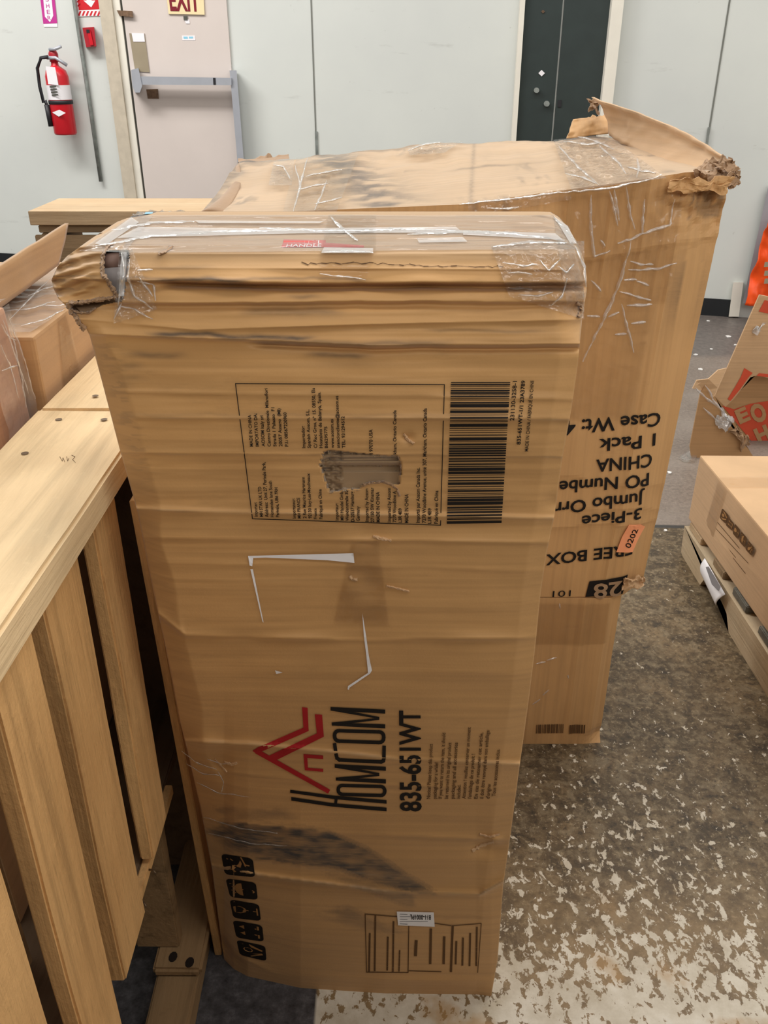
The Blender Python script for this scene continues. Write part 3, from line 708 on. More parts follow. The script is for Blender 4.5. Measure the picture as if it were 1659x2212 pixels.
for pl_, am_, wd_ in (([(290, 1100), (520, 1108), (1200, 1120)], 0.45, 2.2), ([(395, 1601), (560, 1609), (860, 1641), (1130, 1651)], 0.5, 2.6), ([(450, 1868), (560, 1890), (850, 1929), (1035, 1932), (1090, 1900)], 0.75, 2.6), ([(240, 903), (520, 904), (1240, 906)], 0.3, 2.0), ([(240, 980), (1230, 987)], 0.3, 2.0), ([(450, 1850), (700, 1880), (900, 1900)], 0.35, 1.6)):
    pl_ = A(pl_); jt_ = 2.6 * fbm(PX / 140, PX * 0 + 0.3, 21, 3)
    wear_highlight = np.maximum(wear_highlight, am_ * np.exp(-((PY - np.interp(PX, pl_[:, 0], pl_[:, 1]) - jt_) / wd_) ** 2) * (0.55 + 0.45 * vnoise(PX / 35, PX * 0, 19)) * ((PX > pl_[0, 0]) & (PX < pl_[-1, 0])))
torn_and_sheen = np.maximum(torn_and_sheen, wear_highlight.ravel())
fc_body = mk('carton_body', np.concatenate(V), faces, M['card'], fc, True, {'dirt': dv, 'torn': np.concatenate([torn_and_sheen, np.zeros(nb)])})

# what shows through the torn corner
def fquad(name, poly, off, mat, parent, n=8, m=8, nz=0.0, seed=1, smooth=True):
    G = quadgrid([(*p, 0) for p in poly], n, m)
    W_ = front(G[..., 0], G[..., 1], off)
    if nz: W_[..., 1] -= nz * fbm(G[..., 0] / 7, G[..., 1] / 7, seed, 3)
    return sheet(name, W_, 0.0012, mat, parent, smooth)
fquad('inner_board', [(205, 560), (300, 560), (300, 668), (150, 668)], -0.016, M['grey_core'], fc)
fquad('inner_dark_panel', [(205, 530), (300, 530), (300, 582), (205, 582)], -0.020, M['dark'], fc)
a, b = front(216, 566, -0.016), front(262, 563, -0.016)
tube('inner_tube', [a, b], 0.0065, M['mauve_core'], fc, 14)
fquad('inner_lining', [(140, 640), (262, 634), (266, 662), (160, 682)], -0.011, M['card_torn'], fc)
# ragged corrugated edges of the tears
def ragged(name, path, wd, off, mat, parent, seed, surf=front, step=3.0, rough=0.004):
    path = [A(p, float) for p in path]; rnd = random.Random(seed); L = []
    for p, q in zip(path[:-1], path[1:]):
        n = max(2, int(np.linalg.norm(q - p) / step))
        for i in range(n): L.append(p + (q - p) * i / n)
    L.append(path[-1]); rows = []
    for i, p in enumerate(L):
        d = L[min(i + 1, len(L) - 1)] - L[max(i - 1, 0)]; d = d / max(np.linalg.norm(d), 1e-6); nn = A([-d[1], d[0]])
        w0 = wd * rnd.uniform(0.5, 1.2)
        row = []
        for k, (f, o) in enumerate(((-0.5, 0.0), (-0.1, 1.0), (0.35, rnd.uniform(0.2, 1.3)), (0.6, rnd.uniform(-0.5, 0.6)))):
            q = p + nn * w0 * f + A([rnd.uniform(-1, 1), rnd.uniform(-1, 1)]) * wd * 0.12
            row.append(surf(q[0], q[1], off + rough * o))
        rows.append(row)
    return sheet(name, A(rows), 0.0012, mat, parent, False)
ragged('torn_edge', [(244, 516), (240, 527), (228, 538), (222, 552), (221, 575), (222, 592), (236, 612), (247, 630), (256, 642)], 9, 0.001, M['card_torn'], fc, 4)
ragged('torn_edge', [(256, 640), (235, 645), (212, 648), (190, 652), (168, 655), (148, 655)], 9, 0.001, M['card_torn'], fc, 5)
ragged('torn_edge', [(148, 655), (152, 672), (165, 685), (172, 700), (184, 712)], 11, 0.001, M['card_torn'], fc, 6)
ragged('torn_edge', [(206, 666), (192, 676), (170, 676), (152, 670)], 6, 0.0, M['card_torn'], fc, 7)
ragged('torn_edge', [(343, 548), (350, 545), (360, 541), (366, 536), (372, 532)], 9, 0.001, M['card_torn'], fc, 8)
ragged('torn_edge', [(1246, 655), (1256, 660), (1258, 672), (1252, 684)], 8, 0.002, M['card_torn'], fc, 9)
# handle hole: ragged lips and layers
for k, (pth, wd, of, mt) in enumerate((
        ([(700, 978), (730, 976), (790, 981), (836, 987), (860, 987)], 7, -0.001, 'card_grey'), ([(860, 985), (865, 1005), (864, 1030), (860, 1046)], 5, -0.001, 'card_torn'),
        ([(700, 978), (694, 1000), (699, 1022), (706, 1045), (712, 1062)], 10, -0.002, 'card_grey'), ([(712, 1062), (740, 1058), (778, 1056)], 8, -0.001, 'card_grey'),
        ([(780, 1050), (800, 1043), (826, 1041), (845, 1047), (858, 1056), (864, 1072)], 5, 0.0, 'card_torn'), ([(745, 994), (800, 990), (830, 992), (858, 990)], 7, -0.005, 'card_grey'),
        ([(715, 1002), (750, 1002), (800, 1004), (862, 1012)], 9, -0.007, 'card_grey'), ([(704, 990), (735, 993), (742, 1000)], 10, -0.004, 'card_grey'),
        ([(704, 1030), (720, 1028), (732, 1036)], 10, -0.005, 'card_grey'), ([(706, 1046), (724, 1044), (738, 1048)], 7, -0.004, 'card_grey'))):
    ragged('hole_edge', pth, wd, of, M[mt], fc, 30 + k, rough=0.0022)
# small surface rips and their lifted paper
for k, (pth, wd) in enumerate((([(806, 1158), (820, 1163), (846, 1168)], 6), ([(756, 1245), (762, 1252), (772, 1252)], 7), ([(835, 1266), (862, 1272), (884, 1278)], 4), ([(1020, 1838), (1040, 1826), (1066, 1818)], 7),
                               ([(1036, 1802), (1058, 1808), (1080, 1802)], 4), ([(873, 938), (882, 950), (894, 958)], 6), ([(484, 1645), (500, 1652), (512, 1648)], 5), ([(465, 1640), (478, 1655), (490, 1668)], 4))):
    ragged('paper_rip', pth, wd, 0.0008, M['card_pale'], fc, 60 + k, rough=0.0016)

I = Ink(); rnd = random.Random(2); cp_ = [(652, 566)]
while cp_[-1][0] < 1080: cp_.append((cp_[-1][0] + rnd.uniform(5, 14), 572 - 4 * math.sin((cp_[-1][0] - 600) / 90) + rnd.uniform(-2.2, 2.2)))
for a_, b_ in zip(cp_[:-1], cp_[1:]): I.stroke([a_, b_], rnd.uniform(0.8, 2.2))
I.lay('paper_crack', lambda x, y, o: front(x, y, o), 0.0008, M['ink_faded'], fc)
# printing on the carton -------------------------------------------------------
fp = lambda x, y, o: front(x, y, o)
T = zz(480, 800, 0.42194)
slx = lambda x: 0.126 - (x - 110) / 1018 * 0.154
LINES = [('MADE IN CHINA', 142, 158, 390, 228), ('IMPORTATO DA:', 172, 188, 390, 220), ('AOSOM Italy srl', 203, 219, 390, 232), ('Centro Direzionale  Milanofiori', 233, 249, 390, 92), ('Strada 1 Palazzo  F1', 262, 278, 390, 190), ('20057 Assago  (MI)', 292, 308, 390, 195), ('P.I.: 08567220960', 322, 338, 390, 215),
         ('Importador:', 410, 426, 398, 284), ('Spanish Aosom, S.L.', 437, 453, 398, 200), ('C/ Roc Gros, nº 15. 08550, Els', 470, 486, 398, 90), ('Hostalets de Balanyà, Spain.', 498, 514, 398, 110), ('B66295775', 526, 541, 398, 288), ('www.aosom.es', 557, 573, 398, 250), ('atencioncliente@aosom.es', 586, 602, 398, 130), ('TEL: 931294512', 614, 630, 398, 235),
         ('l 97070 USA', 754, 771, 428, 302), ('kham, Ontario Canada', 876, 892, 430, 204),
         ('Importer:', 166, 182, 750, 675), ('MH STAR UK LTD', 193, 209, 750, 596), ('Address:  Unit 27, Perivale Park,', 220, 237, 752, 470), ('Horsenden lane South', 248, 264, 752, 566), ('Perivale, UB6 7RH', 276, 292, 752, 600),
         ('Importateur:', 361, 377, 758, 656), ('MH FRANCE', 387, 402, 758, 652), ('2 Rue Maurice Hartmann', 415, 431, 758, 546), ('92130 Issy-Les-Moulineaux', 442, 458, 758, 527), ('France', 470, 485, 762, 706), ('Fabriqué en Chine', 498, 514, 762, 609),
         ('Importeur:', 580, 596, 768, 680), ('MH Handel Gmb', 606, 622, 768, 622), ('Wendenstraße 30', 632, 648, 772, 616), ('D-20537 Hamburg', 660, 677, 775, 620), ('Germany', 688, 704, 772, 696),
         ('Imported by Aosom', 733, 750, 775, 606), ('27150 SW Kinsmar', 761, 778, 778, 600), ('MADE IN CHINA', 790, 807, 778, 622), ('Imported by Aosom', 847, 864, 778, 602), ('7270 Woodbine A', 874, 891, 778, 618), ('L3R 4B9', 903, 920, 780, 706), ('MADE IN CHINA', 935, 953, 782, 634),
         ('Importé par Aosom Canada Inc.', 993, 1011, 782, 498), ('7270 Woodbine Avenue, unité 307, Markham, Ontario Canada', 1025, 1043, 782, 194), ('L3R 4B9', 1053, 1070, 785, 706), ('Fabriqué en China', 1086, 1104, 785, 616)]
for s_, xc, xb, ys, ye in LINES:
    I = Ink(T); I.vtext(s_, xc, xb, ys, ye, slx((xc + xb) / 2) * 0.55, 0.020); I.lay('importer_text', fp, 0.0011, M['ink'], fc)

I = Ink(T); I.stroke([(68, 68), (1138, 73), (1118, 793), (155, 760)], 4.2, True); I.lay('text_frame', fp, 0.0010, M['ink'], fc, cut=24)
I = Ink(T); rnd = random.Random(7); y = 60.0
while y < 786:
    wd = rnd.choice((3, 3, 5, 7, 9, 13, 16)); f0 = (y - 60) / 730; f1 = min(1, (y + wd - 60) / 730)
    L_ = lambda f: 1172 - 22 * f; R_ = lambda f: 1475 - 45 * f; sk = lambda f: (8 * (1 - f))
    I.poly([(L_(f0), 60 + 730 * f0), (R_(f0), 60 + 726 * f0), (R_(f1), 60 + 726 * f1), (L_(f1), 60 + 730 * f1)])
    y += wd + rnd.choice((3, 4, 5, 7, 9))
I.lay('barcode', fp, 0.0011, M['ink'], fc, cut=20)
I = Ink(T); I.vtext('231130-3258-1', 1474, 1494, 258, 55, -0.075, 0.016); I.vtext('835-651WT-1/1 23A3789', 1508, 1527, 380, 52, -0.075, 0.022); I.vtext('MADE IN CHINA / FABRIQUÉ EN CHINE', 1549, 1566, 415, 52, -0.085, 0.014)
I.lay('barcode_text', fp, 0.0011, M['ink'], fc)

T2 = zz(500, 1500, 0.24111)
I = Ink(T2)
I.poly([(633, 115), (682, 120), (692, 328), (645, 299)]); I.poly([(645, 298), (692, 328), (272, 512), (220, 530), (188, 507), (235, 476)])
I.poly([(195, 502), (275, 513), (885, 855), (866, 890), (215, 530)]); I.poly([(747, 178), (812, 182), (828, 380), (765, 350)])
I.poly([(765, 349), (828, 379), (405, 588), (318, 566), (345, 545)]); I.poly([(645, 535), (822, 548), (822, 580), (680, 571), (686, 658), (822, 668), (822, 695), (658, 680)])
I.lay('house_emblem', fp, 0.0011, M['ink_red'], fc, cut=12)
I = Ink(T2)
I.poly([(527, 855), (920, 908), (1390, 948), (1390, 980), (915, 938), (525, 882)]); I.poly([(535, 920), (910, 975), (1390, 1015), (1390, 1048), (905, 1006), (537, 952)]); I.poly([(925, 932), (952, 934), (946, 986), (920, 984)])
def rrect(x0, y0, x1, y1, r, sk):
    o = []
    for cx, cy, a in ((x1 - r, y0 + r, -90), (x1 - r, y1 - r, 0), (x0 + r, y1 - r, 90), (x0 + r, y0 + r, 180)):
        for k in range(5):
            an = math.radians(a + k * 22.5); X_, Y_ = cx + r * math.cos(an), cy + r * math.sin(an); o.append((X_, Y_ + sk * (X_ - x0) / (x1 - x0)))
    return o
I.stroke(rrect(957, 815, 1374, 895, 38, 12), 30, True); I.stroke(rrect(925, 324, 1364, 418, 40, 14), 32, True)
I.stroke([(925, 448), (938, 540), (946, 572), (968, 588), (1340, 606), (1362, 596), (1366, 570), (1368, 470)], 32)
for (yt, yb_, xa, k) in ((625, 745, 925, 0), (113, 252, 888, 1)):
    x2 = 1384 - k * 6
    I.poly([(xa, yt), (x2, yt + 24), (x2, yt + 60), (xa, yt + 32)]); I.poly([(xa + 10, yb_), (x2, yb_ + 16), (x2, yb_ + 54), (xa + 12, yb_ + 28)])
    mx, my = 1325, (yt + yb_) / 2 + 34
    I.poly([(xa, yt + 4), (mx, my - 14), (mx, my + 4), (xa, yt + 32)]); I.poly([(xa + 10, yb_), (mx, my - 6), (mx, my + 12), (xa + 12, yb_ + 28)])
I.lay('brand_lettering', fp, 0.0011, M['ink'], fc, cut=12)
I = Ink(); I.vtext('835-651WT', 866, 909, 1753, 1535, 0.01, 0.028); I.lay('model_number', fp, 0.0011, M['ink'], fc, cut=14)
I = Ink(zz(880, 1540, 0.13261))
for i, (s_, xs, ye) in enumerate((('Notice! Please keep this product', 315, 505), ('packaging for a while!', 415, 810), ('If you want to return the item, it should', 505, 325), ('be returned in its original product', 605, 485), ('packaging and all accessories', 705, 485), ('included.', 800, 1170), ('Attention ! veuillez conserver un moment', 890, 235), ("l'emballage de ce produit !", 985, 670), ('En cas de retourner cet article,', 1085, 320), ('il doit être renvoyé dans son emballage', 1180, 285), ("d'origine", 1280, 1165), ('Tous les accessoires inclus.', 1375, 590))):
    I.vtext(s_, xs, xs + 58, 1400 - (40 if i == 11 else 0), ye, -0.045 - 0.005 * i, 0.016)
I.lay('notice_text', fp, 0.0011, M['ink_faded'], fc)
# handling symbols: black tiles with bare-board pictures
TI = zz(470, 1820, 0.13562)
tiles = [[(55, 175), (560, 255), (600, 555), (115, 510)], [(125, 570), (610, 640), (642, 915), (200, 870)], [(190, 905), (660, 985), (692, 1252), (250, 1200)], [(238, 1235), (710, 1320), (737, 1582), (300, 1515)], [(300, 1550), (760, 1650), (778, 1892), (355, 1790)]]
def tile_map(q):
    q = [A(TI(*p)) for p in q]
    return lambda u, v: tuple((q[0] * (1 - u) + q[1] * u) * (1 - v) + (q[3] * (1 - u) + q[2] * u) * v)
def rnd_square(r=0.16):
    o = []
    for cx, cy, a in ((1 - r, r, -90), (1 - r, 1 - r, 0), (r, 1 - r, 90), (r, r, 180)):
        for k in range(4): an = math.radians(a + k * 30); o.append((cx + r * math.cos(an), cy + r * math.sin(an)))
    return o
def arc(cx, cy, rx, ry, a0, a1, n=10): return [(cx + rx * math.cos(math.radians(a0 + (a1 - a0) * k / n)), cy + ry * math.sin(math.radians(a0 + (a1 - a0) * k / n))) for k in range(n + 1)]
PICT = [lambda I: (I.poly([(0.2, 0.75), (0.3, 0.5), (0.5, 0.42), (0.58, 0.2), (0.62, 0.35), (0.55, 0.62), (0.42, 0.78), (0.32, 0.85), (0.27, 0.72)]), I.stroke([(0.62, 0.05), (0.72, 0.4), (0.72, 0.85)], 0.05), I.stroke([(0.7, 0.4), (0.84, 0.42)], 0.06), I.stroke([(0.12, 0.2), (0.18, 0.22)], 0.05), I.stroke([(0.28, 0.2), (0.33, 0.26)], 0.05)),
        lambda I: (I.poly(arc(0.5, 0.5, 0.26, 0.34, 90, 270)), I.stroke([(0.5, 0.5), (0.86, 0.5), (0.9, 0.56), (0.86, 0.62)], 0.045), [I.stroke([(x, y), (x + 0.05, y)], 0.035) for x, y in ((0.1, 0.25), (0.16, 0.4), (0.12, 0.6), (0.2, 0.72), (0.22, 0.2))]),
        lambda I: (I.poly([(0.1, 0.34), (0.3, 0.28), (0.48, 0.36), (0.54, 0.48), (0.48, 0.6), (0.3, 0.68), (0.1, 0.66)]), I.stroke([(0.52, 0.48), (0.88, 0.48)], 0.04), I.stroke([(0.9, 0.3), (0.9, 0.68)], 0.05)),
        lambda I: [(I.stroke([(0.34, y), (0.76, y)], 0.06), I.poly([(0.18, y), (0.36, y - 0.11), (0.36, y + 0.11)])) for y in (0.3, 0.66)] + [I.stroke([(0.84, 0.15), (0.84, 0.82)], 0.07)],
        lambda I: (I.poly([(0.15, 0.18), (0.45, 0.12), (0.9, 0.36), (0.85, 0.44), (0.5, 0.3)]), I.poly([(0.15, 0.84), (0.45, 0.9), (0.9, 0.64), (0.85, 0.56), (0.5, 0.72)]), I.poly(arc(0.36, 0.5, 0.18, 0.15, 0, 360, 8)[:-1]))]
for q, pic in zip(tiles, PICT):
    mp = tile_map(q); I = Ink(mp); I.poly(rnd_square()); o = I.lay('handling_symbol', fp, 0.0011, M['ink'], fc, cut=10)
    I = Ink(mp); pic(I); I.lay('pictogram', fp, 0.0016, M['ink_tan'], o)
# faded packing panel near the foot
I = Ink(zz(760, 1940, 0.19289))
I.stroke([(150, 180), (640, 220), (630, 835), (165, 830)], 10, True); I.stroke([(640, 240), (1110, 310)], 9); I.stroke([(640, 815), (1000, 825)], 9); I.stroke([(1130, 315), (1110, 820)], 26); I.stroke([(1140, 310), (1450, 285), (1410, 835)], 8)
for x, y0, y1, wd in ((195, 400, 820, 26), (258, 200, 820, 24), (398, 440, 815, 24), (462, 265, 820, 24), (530, 590, 825, 20), (715, 485, 640, 42), (880, 350, 730, 34), (1030, 440, 740, 34), (1165, 490, 745, 26), (1240, 450, 750, 26), (1320, 400, 755, 26), (1395, 330, 760, 24)):
    yy = y0
    while yy < y1 - 8:
        ln_ = rnd.uniform(14, 46); y2 = min(yy + ln_, y1); f0, f1 = (yy - y0) / (y1 - y0), (y2 - y0) / (y1 - y0)
        I.stroke([(x + 6 - 8 * f0, yy), (x + 6 - 8 * f1, y2)], wd * 0.8); yy = y2 + rnd.uniform(8, 16)
I.lay('faded_print_panel', fp, 0.0010, M['ink_faded'], fc, cut=16)
# labels
for pl_ in ([(215, 114), (725, 101), (730, 148), (600, 135), (300, 122), (240, 124), (235, 165), (222, 160)], [(226, 178), (238, 178), (290, 437), (284, 430)],
            [(768, 390), (775, 430), (787, 505), (800, 600), (815, 668), (806, 684), (706, 752), (703, 763), (697, 760), (699, 744), (796, 680), (788, 600), (776, 505)], [(345, 668), (382, 679), (352, 686)]):
    I = Ink(zz(440, 1150, 0.44605)); I.poly(pl_); I.lay('label_remnant', fp, 0.0016, M['white_paper'], fc, cut=16)
I = Ink(); I.poly([(857, 1969), (937, 1971), (939, 2002), (860, 1999)]); stk = I.lay('white_sticker', fp, 0.0019, M['white_paper'], fc, cut=16)
I = Ink(); I.text('811-0001PL', (931, 1977), (886, 1976), (931, 1987), (886, 1986), 0.02)
for k in range(5): I.stroke([(864, 1975 + k * 5.2), (880 + (k % 2) * 44, 1975.5 + k * 5.2)], 0.7)
I.lay('sticker_print', fp, 0.0023, M['ink'], stk)
I = Ink(); I.poly([(617, 520), (815, 486), (812, 536), (608, 534)]); 
I = Ink(); I.poly([(613, 517), (704, 519), (702, 534), (608, 534)]); I.poly([(702, 524), (786, 530), (786, 535), (702, 534)]); rl = I.lay('red_care_label', fp, 0.0013, M['sticker_red'], fc, cut=12)
I = Ink(); I.text('CAREFUL', (622, 526), (694, 526), (624, 519), (695, 519), 0.01); I.text('HANDLE', (618, 533), (694, 533), (620, 527), (695, 527), 0.01); I.lay('label_lettering', fp, 0.0017, M['sign_white'], rl)

# tape, stretch wrap and painted film glints on the carton
def wrap_patch(name, poly, off, mat, parent, n, m, nz, seed, fx=120, fy=9, surf=front):
    G = quadgrid([(*p, 0) for p in poly], n, m)
    o = off + nz * np.abs(fbm(G[..., 0] / fx, G[..., 1] / fy, seed, 3))
    W_ = surf(G[..., 0], G[..., 1], o)
    idx = np.arange(n * m).reshape(n, m)
    return mk(name, W_.reshape(-1, 3), [(idx[i, j], idx[i + 1, j], idx[i + 1, j + 1], idx[i, j + 1]) for i in range(n - 1) for j in range(m - 1)], mat, parent, True)
wrap_patch('stretch_wrap', [(300, 464), (1196, 464), (1246, 538), (260, 546)], 0.0022, M['wrap'], fc, 70, 160, 0.0020, 3, 160, 6)
wrap_patch('stretch_wrap', [(285, 466), (330, 466), (270, 545), (170, 542)], 0.002, M['wrap'], fc, 30, 30, 0.003, 4, 20, 20)
for q_ in ([(300, 490), (640, 494), (640, 504), (252, 514)], [(640, 493), (985, 490), (1000, 502), (640, 504)], [(1000, 497), (1200, 504), (1216, 518), (1000, 507)], [(284, 469), (300, 480), (228, 530), (205, 526)], [(420, 476), (700, 478), (690, 482), (430, 482)], [(700, 534), (806, 536), (806, 546), (694, 546)], [(900, 514), (1000, 512), (1010, 522), (905, 524)], [(1196, 466), (1226, 488), (1246, 526), (1232, 526)], [(262, 545), (274, 545), (268, 640), (256, 640)]):
    wrap_patch('film_glint', q_, 0.0052, M['wrap_glint'], fc, 10, 60, 0.0016, 21, 40, 5)  # whitish strips laid on as painted highlights of the wrap
wrap_patch('packing_tape', [(710, 463), (812, 463), (812, 546), (692, 546)], 0.0048, M['film'], fc, 34, 30, 0.001, 8, 60, 20)
wrap_patch('packing_tape', [(692, 544), (808, 546), (790, 606), (690, 604)], 0.0016, M['film'], fc, 24, 24, 0.0006, 9, 60, 30)
wrap_patch('packing_tape', [(1060, 530), (1262, 520), (1262, 690), (1100, 640)], 0.0022, M['film_crumple'], fc, 50, 50, 0.004, 10, 22, 16)
wrap_patch('packing_tape', [(1195, 466), (1230, 490), (1266, 640), (1225, 660)], 0.0026, M['film_crumple'], fc, 50, 24, 0.004, 12, 18, 18)
wrap_patch('packing_tape', [(258, 538), (285, 536), (340, 668), (245, 700)], 0.0030, M['film_crumple'], fc, 40, 30, 0.005, 13, 16, 16)
wrap_patch('packing_tape', [(760, 1172), (818, 1168), (842, 1352), (722, 1346)], 0.0014, M['film'], fc, 24, 24, 0.0004, 14, 60, 60)

def ridges(lines, f, surf, off, mat, parent, wd=3.0, h=0.0024, name='tape_wrinkle_glint'):
    for L_ in lines:
        p = A([f(*q) for q in L_], float); d = np.concatenate([[0], np.cumsum(np.hypot(*np.diff(p, axis=0).T))]); n = max(4, int(d[-1] / 5))
        u_ = np.linspace(0, d[-1], n); q = np.stack([np.interp(u_, d, p[:, k]) for k in (0, 1)], -1); tg = np.gradient(q, axis=0); tg /= np.linalg.norm(tg, axis=1)[:, None]; nn = np.stack([-tg[:, 1], tg[:, 0]], -1)
        tap = np.sin(np.linspace(0.15, math.pi - 0.15, n)) ** 0.5 * (1 + 0.5 * vnoise(np.arange(n) / 2.0, np.arange(n) * 0 + len(L_), 5)); q = q + nn * (1.2 * fbm(np.arange(n) / 3, np.arange(n) * 0 + d[-1], 6, 2))[:, None]
        G_ = np.stack([surf(q[:, 0] + nn[:, 0] * wd * tap * e, q[:, 1] + nn[:, 1] * wd * tap * e, off + h * tap * z_) for e, z_ in ((-1, 0), (-0.4, 0.8), (0.1, 1.0), (0.5, 0.6), (1, 0))], 0)
        idx_ = np.arange(5 * n).reshape(5, n)
        mk(name, G_.reshape(-1, 3), [(idx_[i, j], idx_[i, j + 1], idx_[i + 1, j + 1], idx_[i + 1, j]) for i in range(4) for j in range(n - 1)], mat, parent, True)
GLINT_STREAKS = [[(205, 532), (330, 508), (470, 500), (640, 497)], [(560, 492), (720, 499), (860, 494), (985, 498)], [(880, 506), (1000, 500), (1110, 504), (1220, 520)], [(240, 497), (330, 480), (420, 478)], [(700, 545), (750, 541), (806, 546)], [(690, 592), (730, 597), (790, 604)], [(715, 468), (725, 480), (760, 510), (772, 520)],
           [(1065, 532), (1140, 522), (1225, 524)], [(1085, 566), (1130, 575), (1160, 572)], [(1096, 590), (1120, 588), (1150, 592)], [(1100, 624), (1125, 622), (1150, 625)], [(1120, 636), (1160, 640), (1195, 632)], [(1225, 600), (1215, 640), (1190, 660)], [(1242, 530), (1262, 575), (1266, 620)], [(1165, 560), (1185, 585), (1210, 560)], [(1205, 575), (1225, 590), (1240, 570)], [(1195, 470), (1222, 492), (1244, 524)],
           [(262, 545), (268, 580), (262, 620), (254, 660)], [(280, 560), (276, 600), (290, 640), (330, 668)], [(255, 660), (290, 668), (330, 690)], [(300, 600), (330, 640)], [(246, 690), (262, 655)], [(296, 585), (330, 583)], [(296, 608), (332, 614), (336, 650)]]
ridges(GLINT_STREAKS, lambda x, y: (x, y), front, 0.0056, M['ridge_glint'], fc, 2.6, 0.002)  # raised wrinkles, whitened so their highlights are painted in
# ---------------------------------------------------------------- BACK CARTONS
lc = thing('lower_carton', 'plain brown carton on the floor under the printed upper carton, behind the front one', 'cardboard box', (0.08, 1.46, 0))
YF = 1.24
def flat_relief(X, Z, seed, k=0.002):
    return k * fbm(X * 7, Z * 7, seed, 3)
def face_grid(x0f, x1f, z0f, z1f, n, m, rel, Y=YF):
    a = np.linspace(0, 1, n)[:, None]; b = np.linspace(0, 1, m)[None, :]
    z_ = None
    Xm = b
    G = np.zeros((n, m, 3))
    for i in range(n):
        f = i / (n - 1)
        for j in range(m):
            g = j / (m - 1)
            zlo = z0f(g); zhi = z1f(g); z = zlo + (zhi - zlo) * f
            x = x0f(z) + (x1f(z) - x0f(z)) * g
            G[i, j] = (x, Y, z)
    G[..., 1] = Y - rel(G[..., 0], G[..., 2])
    return G
def closed_box(name, Gf, yback, mat, parent, top=None, attr=None):
    """front grid (rows bottom->top) extruded to yback; top = grid (front->back) or None"""
    n, m, _ = Gf.shape; V = list(Gf.reshape(-1, 3)); idx = np.arange(n * m).reshape(n, m)
    Fc = [(idx[i, j], idx[i, j + 1], idx[i + 1, j + 1], idx[i + 1, j]) for i in range(n - 1) for j in range(m - 1)]
    bl = []; br = []
    for i in range(n):
        p = Gf[i, 0].copy(); p[1] = yback; bl.append(len(V)); V.append(p)
        p = Gf[i, -1].copy(); p[1] = yback; br.append(len(V)); V.append(p)
    for i in range(n - 1):
        Fc += [(idx[i, 0], idx[i + 1, 0], bl[i + 1], bl[i]), (idx[i, -1], br[i], br[i + 1], idx[i + 1, -1]), (bl[i], bl[i + 1], br[i + 1], br[i])]
    Fc.append(tuple([idx[0, j] for j in range(m)][::-1] + [bl[0], br[0]]))
    if top is None: Fc.append(tuple([idx[-1, j] for j in range(m)] + [br[-1], bl[-1]]))
    else:
        k, mm, _ = top.shape; b0 = len(V); V += list(top.reshape(-1, 3)); ti = np.arange(k * mm).reshape(k, mm) + b0
        lidF = [(ti[i, j], ti[i, j + 1], ti[i + 1, j + 1], ti[i + 1, j]) for i in range(k - 1) for j in range(mm - 1)]
        Fc.append(tuple([bl[-1]] + list(ti[:, 0][::-1]))); Fc.append(tuple([br[-1]] + list(ti[:, -1])))
        Fc.append(tuple([bl[-1], br[-1]] + list(ti[-1, :][::-1])))
    if top is not None:
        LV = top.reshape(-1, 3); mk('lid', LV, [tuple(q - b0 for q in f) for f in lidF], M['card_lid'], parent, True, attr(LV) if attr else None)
    return mk(name, A(V), Fc, mat, parent, False, attr(A(V)) if attr else None)
def rel_low(X, Z):
    d = 0.0025 * fbm(X * 6, Z * 5, 5, 3) - 0.012 * sstep((X - 0.385) / 0.03) + 0.002 * np.exp(-((X - 0.35) / 0.006) ** 2) + 0.001 * np.exp(-((X - 0.27) / 0.005) ** 2)
    d = d - 0.014 * sstep((X - 0.37) / 0.04) * sstep((0.04 - Z) / 0.04)
    return d * sstep(Z / 0.03 + 0.2)
G = face_grid(lambda z: -0.24, lambda z: 0.413, lambda g: 0.0, lambda g: 0.332, 40, 60, rel_low)
closed_box('carton_body', G, 1.68, M['card_back'], lc)
def lowsurf(px, py, off):
    P_ = on_y(px, py, YF); P_[..., 1] = YF - rel_low(P_[..., 0], P_[..., 2]) - off; return P_
I = Ink(zz(1100, 1050, 0.33695)); rnd = random.Random(3); x = 175
while x < 480:
    wd = rnd.choice((4, 5, 8, 11)); 
    if not 348 < x < 372: I.poly([(x, 1528), (x + wd, 1528), (x + wd - 3, 1585), (x - 3, 1585)])
    x += wd + rnd.choice((3, 4, 6))
I.lay('barcode', lowsurf, 0.0012, M['ink_faded'], lc)
wrap_p2 = lambda name, poly, off, mat, par, n, m, nz, seed, fx, fy, sf: wrap_patch(name, poly, off, mat, par, n, m, nz, seed, fx, fy, sf)
wrap_patch('packing_tape', [(1165, 1300), (1320, 1300), (1310, 1390), (1150, 1390)], 0.002, M['film'], lc, 20, 30, 0.0006, 5, 50, 50, lowsurf)

